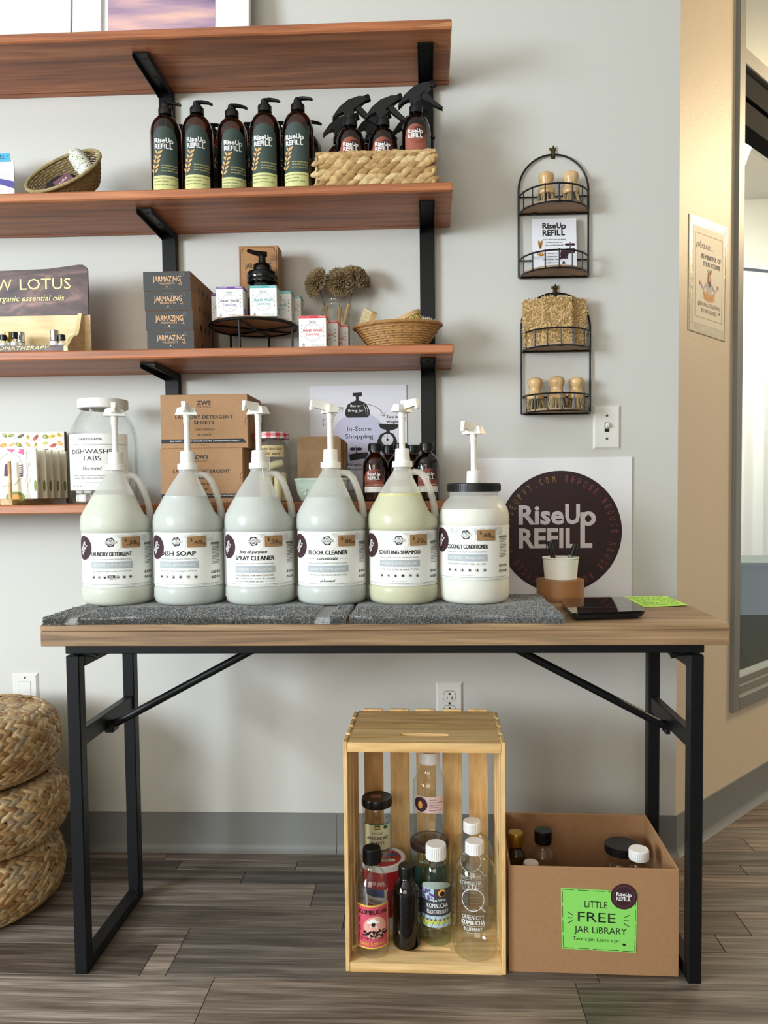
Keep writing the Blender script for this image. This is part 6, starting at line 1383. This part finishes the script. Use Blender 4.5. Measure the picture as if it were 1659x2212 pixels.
for j, s in enumerate(('TARE 10.2', 'PRODUCT Scented Cleaner', 'WEIGHT 15.7 oz', 'DATE 9/20/23', 'riseupvt.com')): P.text(s, -.002, .0095-j*.0056, .0028, K, al='l', w=(.016, .032, .022, .020, .028)[j], lay=1)
P.build('lettering', l)
# tub and artichoke jar
y = -.372; q = WY(828, 1900, y); R0 = .0500; HT = WY(832, 1850, y).z-ZF
t = thing('plastic_tub', 'white and red plastic tub with lid under the artichoke jar', 'tub', (q.x, y, ZF), .1); m_tw = mat('tub_white', (228, 226, 224), .4)
MB().lathe([(0, .001), (.040, .001), (.0405, 0), (.0475, HT-.014), (0, HT-.014)], 44).build('tub_body', m_tw, t, smooth=40); mat('tub_red', (178, 34, 44), .4)
P = Print(lambda u, v, o: cylmap(.0405+.007*v/HT+o, -.35)(u, v, 0), .0008); tr_ = mat('tub_red', 0)
P.rect(-.075, HT*.64, .085, HT*.90, tr_, 0, 20); P.text("TRADER JOE'S", -.006, HT*.70, .0085, KW, w=.046, bold=.02, lay=1); P.rect(-.030, HT*.52, .016, HT*.64, mat('tub_blue', (54, 82, 140), .5), 0, 8); P.text('ORGANIC', -.006, HT*.42, .0080, K, w=.034, lay=1); P.rect(-.026, HT*.20, .014, HT*.39, tr_, 0, 8); P.text('Plain', -.006, HT*.27, .0085, KW, w=.020, lay=1); P.rect(.022, HT*.20, .085, HT*.64, tr_, 0, 12); P.build('body_print', t)
MB().lathe([(.0478, HT-.0135), (R0, HT-.013), (R0, HT-.001), (R0-.001, HT), (R0-.003, HT), (R0-.0045, HT-.003), (0, HT-.003)], 44).build('lid', m_tw, t, smooth=40)
P = Print(lambda u, v, o: Vector((u, v, HT-.003+o)), .0004); P.disc(0, 0, .040, mat('tub_red', 0), 0, n=36); P.rect(-.024, -.020, .026, -.008, m_paper, 1); P.text('YOGURT', 0, -.017, .006, K, w=.040, lay=2); P.poly([(-.01, .012), (.03, .004), (.034, .016), (-.004, .024)], mat('tub_blue', (54, 82, 140), .5), 1); P.build('lid_print', t)
zj = ZF+HT-.0028; q2 = WY(815, 1780, y+.004); H1 = WY(815, 1722, y).z-zj; R = .0325
t = thing('artichoke_jar', 'empty artichoke jar with black lid standing on the plastic tub', 'jar', (q2.x, y+.004, zj+.0002), math.atan2(-q2.x, 1.65))
MB().lathe(dense([(0, .003), (.024, .002), (.030, 0), (.0320, .005), (R, .012), (R, H1*.66), (.0310, H1*.70), (.0322, H1*.74), (.0320, H1*.82), (.0300, H1*.86), (.0290, H1*.95)], 2), 36).build('glass', gl('clear'), t, smooth=60)
lid = MB().lathe([(.0305, H1*.865), (.0335, H1*.87), (.0345, H1*.90), (.0340, H1*.975), (.0325, H1), (.024, H1-.001), (0, H1-.001)], 36).build('lid', m_blp, t, smooth=40)
P = Print(lambda u, v, o: Vector((u, v, H1-.001+o)), .0003); P.rect(-.014, -.006, .010, .012, mat('lid_sticker', (150, 116, 108), .6)); P.build('sticker', lid)
l = band(R, -1.15, 1.0, H1*.20, H1*.64, mat('label_cream_green', (214, 210, 172), .5), t); P = Print(cylmap(R, 0, (0, 0, H1*.20)), .0009); hh = H1*.44
P.rect(-.036, 0, .032, .002, pdg, 0, 10); P.rect(-.036, hh-.002, .032, hh, pdg, 0, 10); P.rect(-.006, hh*.80, .006, hh*.96, pdg, 1); P.rect(-.005, hh*.84, .005, hh*.90, por, 2); P.text('WHOLE', 0, hh*.62, .0050, K, w=.024); P.text('ARTICHOKE', 0, hh*.43, .0066, K, w=.048, bold=.01); P.text('HEARTS', 0, hh*.26, .0058, K, w=.030); P.disc(.018, hh*.88, .005, pdg, 1, ry=.004); P.build('lettering', l)
# ================================================================== cardboard box
a = WZ(1098, 2105, 0); c = WZ(1474, 2117, 0); BY = a.y+.004; x0 = a.x+.002; x1 = c.x-.004; zb0 = WY(1100, 1873, BY).z; ybk = WZ(1250, 1757, zb0).y; BD = ybk-BY
t = thing('carton', 'open brown cardboard box with a green handwritten sign', 'box', ((x0+x1)/2, BY, .0003), -.026); BW = x1-x0; th = .0045
m_cb = mat('corrugated_board', (164, 122, 84), .8, noise=(90, .08)); hw = BW/2
for nm_, bx in (('front_wall', (-hw, hw, 0, th)), ('back_wall', (-hw, hw, BD-th, BD)), ('side_wall', (-hw, -hw+th, th, BD-th)), ('side_wall', (hw-th, hw, th, BD-th))): MB().box(bx[0], bx[1], bx[2], bx[3], 0, zb0, .0012).build(nm_, m_cb, t, smooth=0)
MB().box(-hw+th, hw-th, th, BD-th, 0, .004).build('bottom', m_cb, t, smooth=0)
def bp(px, py): q = WY(px, py, BY-.001); return ((q.x-(x0+x1)/2), q.z)
s = thing('jar_sign', 'bright green handwritten sign on the front of the cardboard box', 'sign', t.location, -.026)
c4b = [bp(1214, 2050), bp(1373, 2057), bp(1376, 1926), bp(1212, 1919)]
b = MB(); b.add([(x, yy, z) for yy in (-.0004, -.0014) for x, z in c4b], [(3, 2, 1, 0), (4, 5, 6, 7), (0, 1, 5, 4), (1, 2, 6, 5), (2, 3, 7, 6), (3, 0, 4, 7)]); pg = b.build('paper', mat('neon_sign_green', (138, 216, 98), .6), s, smooth=0)
class BPrint(Print): pass
def bmap(u, v, o):
    l0 = Vector(c4b[0]).lerp(Vector(c4b[1]), u); l1 = Vector(c4b[3]).lerp(Vector(c4b[2]), u); q = l0.lerp(l1, v); return Vector((q.x, -.0014-o, q.y))
P = BPrint(lambda x, y, o: bmap(x, y*1.24, o), .0003); T_ = 1/1.24
def hw_txt(s_, u, v, h, w): P.text(s_, u, v*T_, h, K, w=w, bold=-.006)
hw_txt('LiTTLE', .46, .705, .085, .30); hw_txt('FREE', .47, .47, .125, .50); hw_txt('JAR LiBRARY', .52, .285, .085, .70); hw_txt('Take a jar. Leave a jar.', .47, .155, .046, .64); P.poly([(.84, .095*T_), (.866, .125*T_), (.858, .145*T_), (.84, .132*T_), (.822, .145*T_), (.814, .125*T_)], K)
for sx, xx in ((-1, .12), (1, .86)):
    for k_ in (-1, 0, 1): P.line([(xx-sx*.03, (.52+k_*.045)*T_), (xx+sx*.04, (.52+k_*.095)*T_)], .009, K)
for i in range(5):
    for v in (.02, .98): P.line([(.02+i*.2, v*T_), (.17+i*.2, v*T_)], .007, K)
for i in range(4):
    for u in (.018, .982): P.line([(u, (.03+i*.245)*T_), (u, (.22+i*.245)*T_)], .006, K)
P.build('handwriting', pg)
u, v = bp(1347, 1936); st_ = thing('round_sticker', 'round plum logo sticker at the corner of the green sign', 'sticker', t.location, -.026); P = Print(flat((0, -.0016, 0), (1, 0, 0), (0, 0, 1)), .0003); P.disc(u, v, .0262, m_plum, 0, n=40); o = P.build('sticker', st_); P = Print(flat((0, -.0016, 0), (1, 0, 0), (0, 0, 1)), .0006); logo(P, u, v, .030, KW, 0, -.04); P.disc(u, v, .0222, mat('plum_ring', 0), 0, .0195, n=36); 
for i in range(30): a_ = 2*PI*i/30; P.disc(u+.0208*math.cos(a_), v+.0208*math.sin(a_), .0011, m_plum, 1, n=6)
P.build('lettering', o)
ZB2 = .0046
def boxbottle(name, lb, cat, px, py, y, R, rn, capm, rc, hc, gm, lidr=False):
    q = WY(px, py, y); H1 = q.z-ZB2; t = thing(name, lb, cat, (q.x, y, ZB2)); zc = H1-hc
    MB().lathe(dense([(0, .003), (R*.8, .002), (R*.93, 0), (R, .008), (R, zc-R*1.15), (R*.93, zc-R*.85), (R*.7, zc-R*.5), (max(rn, R*.5), zc-R*.25), (rn, zc-.006), (rn, zc+hc*.6)], 2), 32).build('glass', gm, t, smooth=60); cap(t, rc, zc, hc, capm, 30); return t
boxbottle('box_bottle', 'green bottle with gold cap in the left of the cardboard box', 'bottle', 1114, 1797, -.345, .022, .0125, mat('gold_screw_cap', (196, 152, 66), .3, .9), .0165, .030, glass('olive_glass', (.55, .62, .5)))
boxbottle('box_bottle', 'clear bottle with black cap at the back of the cardboard box', 'bottle', 1173, 1792, -.335, .030, .0150, m_blp, .0185, .030, gl('clear'))
boxbottle('box_bottle', 'short bottle with translucent cap just inside the box front', 'bottle', 1147, 1862, -.455, .022, .0120, mat('clear_cap', (206, 200, 190), .4), .0155, .016, gl('clear'))
t2 = boxbottle('box_jar', 'glass jar with wide black printed lid at the right in the box', 'jar', 1343, 1822, -.352, .040, .0340, m_blp, .0370, .018, gl('clear'))
t3 = boxbottle('box_bottle', 'clear bottle with white cap at the front right of the box', 'bottle', 1380, 1833, -.425, .031, .0165, m_wc, .0205, .022, gl('clear'))
# ================================================================== woven poufs
m_ra = mat('banana_leaf', (196, 162, 114), .6, noise=(45, .4, (150, 116, 72))); m_rad = mat('pouf_core', (52, 38, 24), .95)
PX_ = WY(140, 1700, -.274).x
lbp = ['woven leaf pouf at the bottom of the stack beside the table', 'woven leaf pouf in the middle of the stack', 'woven leaf pouf on top of the stack, its round top showing']
ph = .152
for k in range(3):
    R = (.196, .204, .200)[k]; xc = PX_-R+(-.027, -.013, -.026)[k]; t = thing('woven_pouf', lbp[k], 'pouf', (xc, -.278, (ph+.004)*k+.0004), k*.7, 'stack of woven poufs'); rnd = random.Random(20+k)
    # cross section from the top centre over the equator to the bottom
    prof = []; n = 120
    for i in range(n+1):
        a = PI/2-PI*i/n; c, s = math.cos(a), math.sin(a); r = R-.064+.064*abs(c)**.85; z = ph/2+ph/2*(abs(s)**.85)*(1 if s > 0 else -1); prof.append((r, z))
    top = [(R*.68*i/30, ph) for i in range(30)]; bot = [(R*.68*(1-i/12), .0) for i in range(1, 7)]
    prof = top+[p for p in prof if p[0] >= R*.68-1e-6]+bot
    ln = [0]
    for p, q in zip(prof, prof[1:]): ln.append(ln[-1]+math.hypot(q[0]-p[0], q[1]-p[1]))
    MB().lathe([(max(r-.010, 0) if 0 < i < len(prof)-1 else 0, min(max(z, .008), ph-.010)) for i, (r, z) in enumerate(prof)][::3], 40).build('core', m_rad, t, smooth=60)
    b = MB(); step = .0122; rows = int(ln[-1]/step); j = 0
    for i in range(1, rows):
        d = i*step
        while ln[j+1] < d: j += 1
        f = (d-ln[j])/(ln[j+1]-ln[j]); p, q = prof[j], prof[j+1]; r = p[0]+(q[0]-p[0])*f; z = p[1]+(q[1]-p[1])*f; tr, tz_ = (q[0]-p[0]), (q[1]-p[1]); L = math.hypot(tr, tz_); tr /= L; tz_ /= L
        if r < .012: continue
        m = max(6, int(2*PI*r/.0225)); sl = .55 if i % 2 else -.55
        for a_ in range(m):
            th_ = 2*PI*(a_+(.25 if i % 4 < 2 else .6)+rnd.uniform(-.12, .12))/m; c, s = math.cos(th_), math.sin(th_)
            T = Vector((-s, c, 0)); D = Vector((c*tr, s*tr, tz_)); Nn = T.cross(D)*-1; s2 = sl+rnd.uniform(-.18, .18)
            ax = T*math.cos(s2)+D*math.sin(s2); ay = D*math.cos(s2)-T*math.sin(s2); lx = .0205*rnd.uniform(.85, 1.15); ly = .0088*rnd.uniform(.85, 1.1); lz = .0052
            if z < .008 or z > ph-.006: lz = .0030
            C_ = Vector((r*c, r*s, min(max(z, .0060), ph-.0056)))+Nn*rnd.uniform(-.0009, .0009)
            b.ell(C_, 1, 1, 1, 6, 4, m=rnd.choice((0, 0, 0, 1, 1, 2, 3)), M=Matrix(((ay.x*ly, Nn.x*lz, ax.x*lx, 0), (ay.y*ly, Nn.y*lz, ax.y*lx, 0), (ay.z*ly, Nn.z*lz, ax.z*lx, 0), (0, 0, 0, 1))))
    o = b.build('weave', [m_ra, mat('leaf_pale', (206, 176, 130), .55, noise=(60, .3)), mat('leaf_brown', (156, 114, 68), .6, noise=(60, .3)), mat('leaf_grey', (168, 148, 118), .6, noise=(60, .3))], t, smooth=70, recalc=False); o['kind'] = 'stuff'
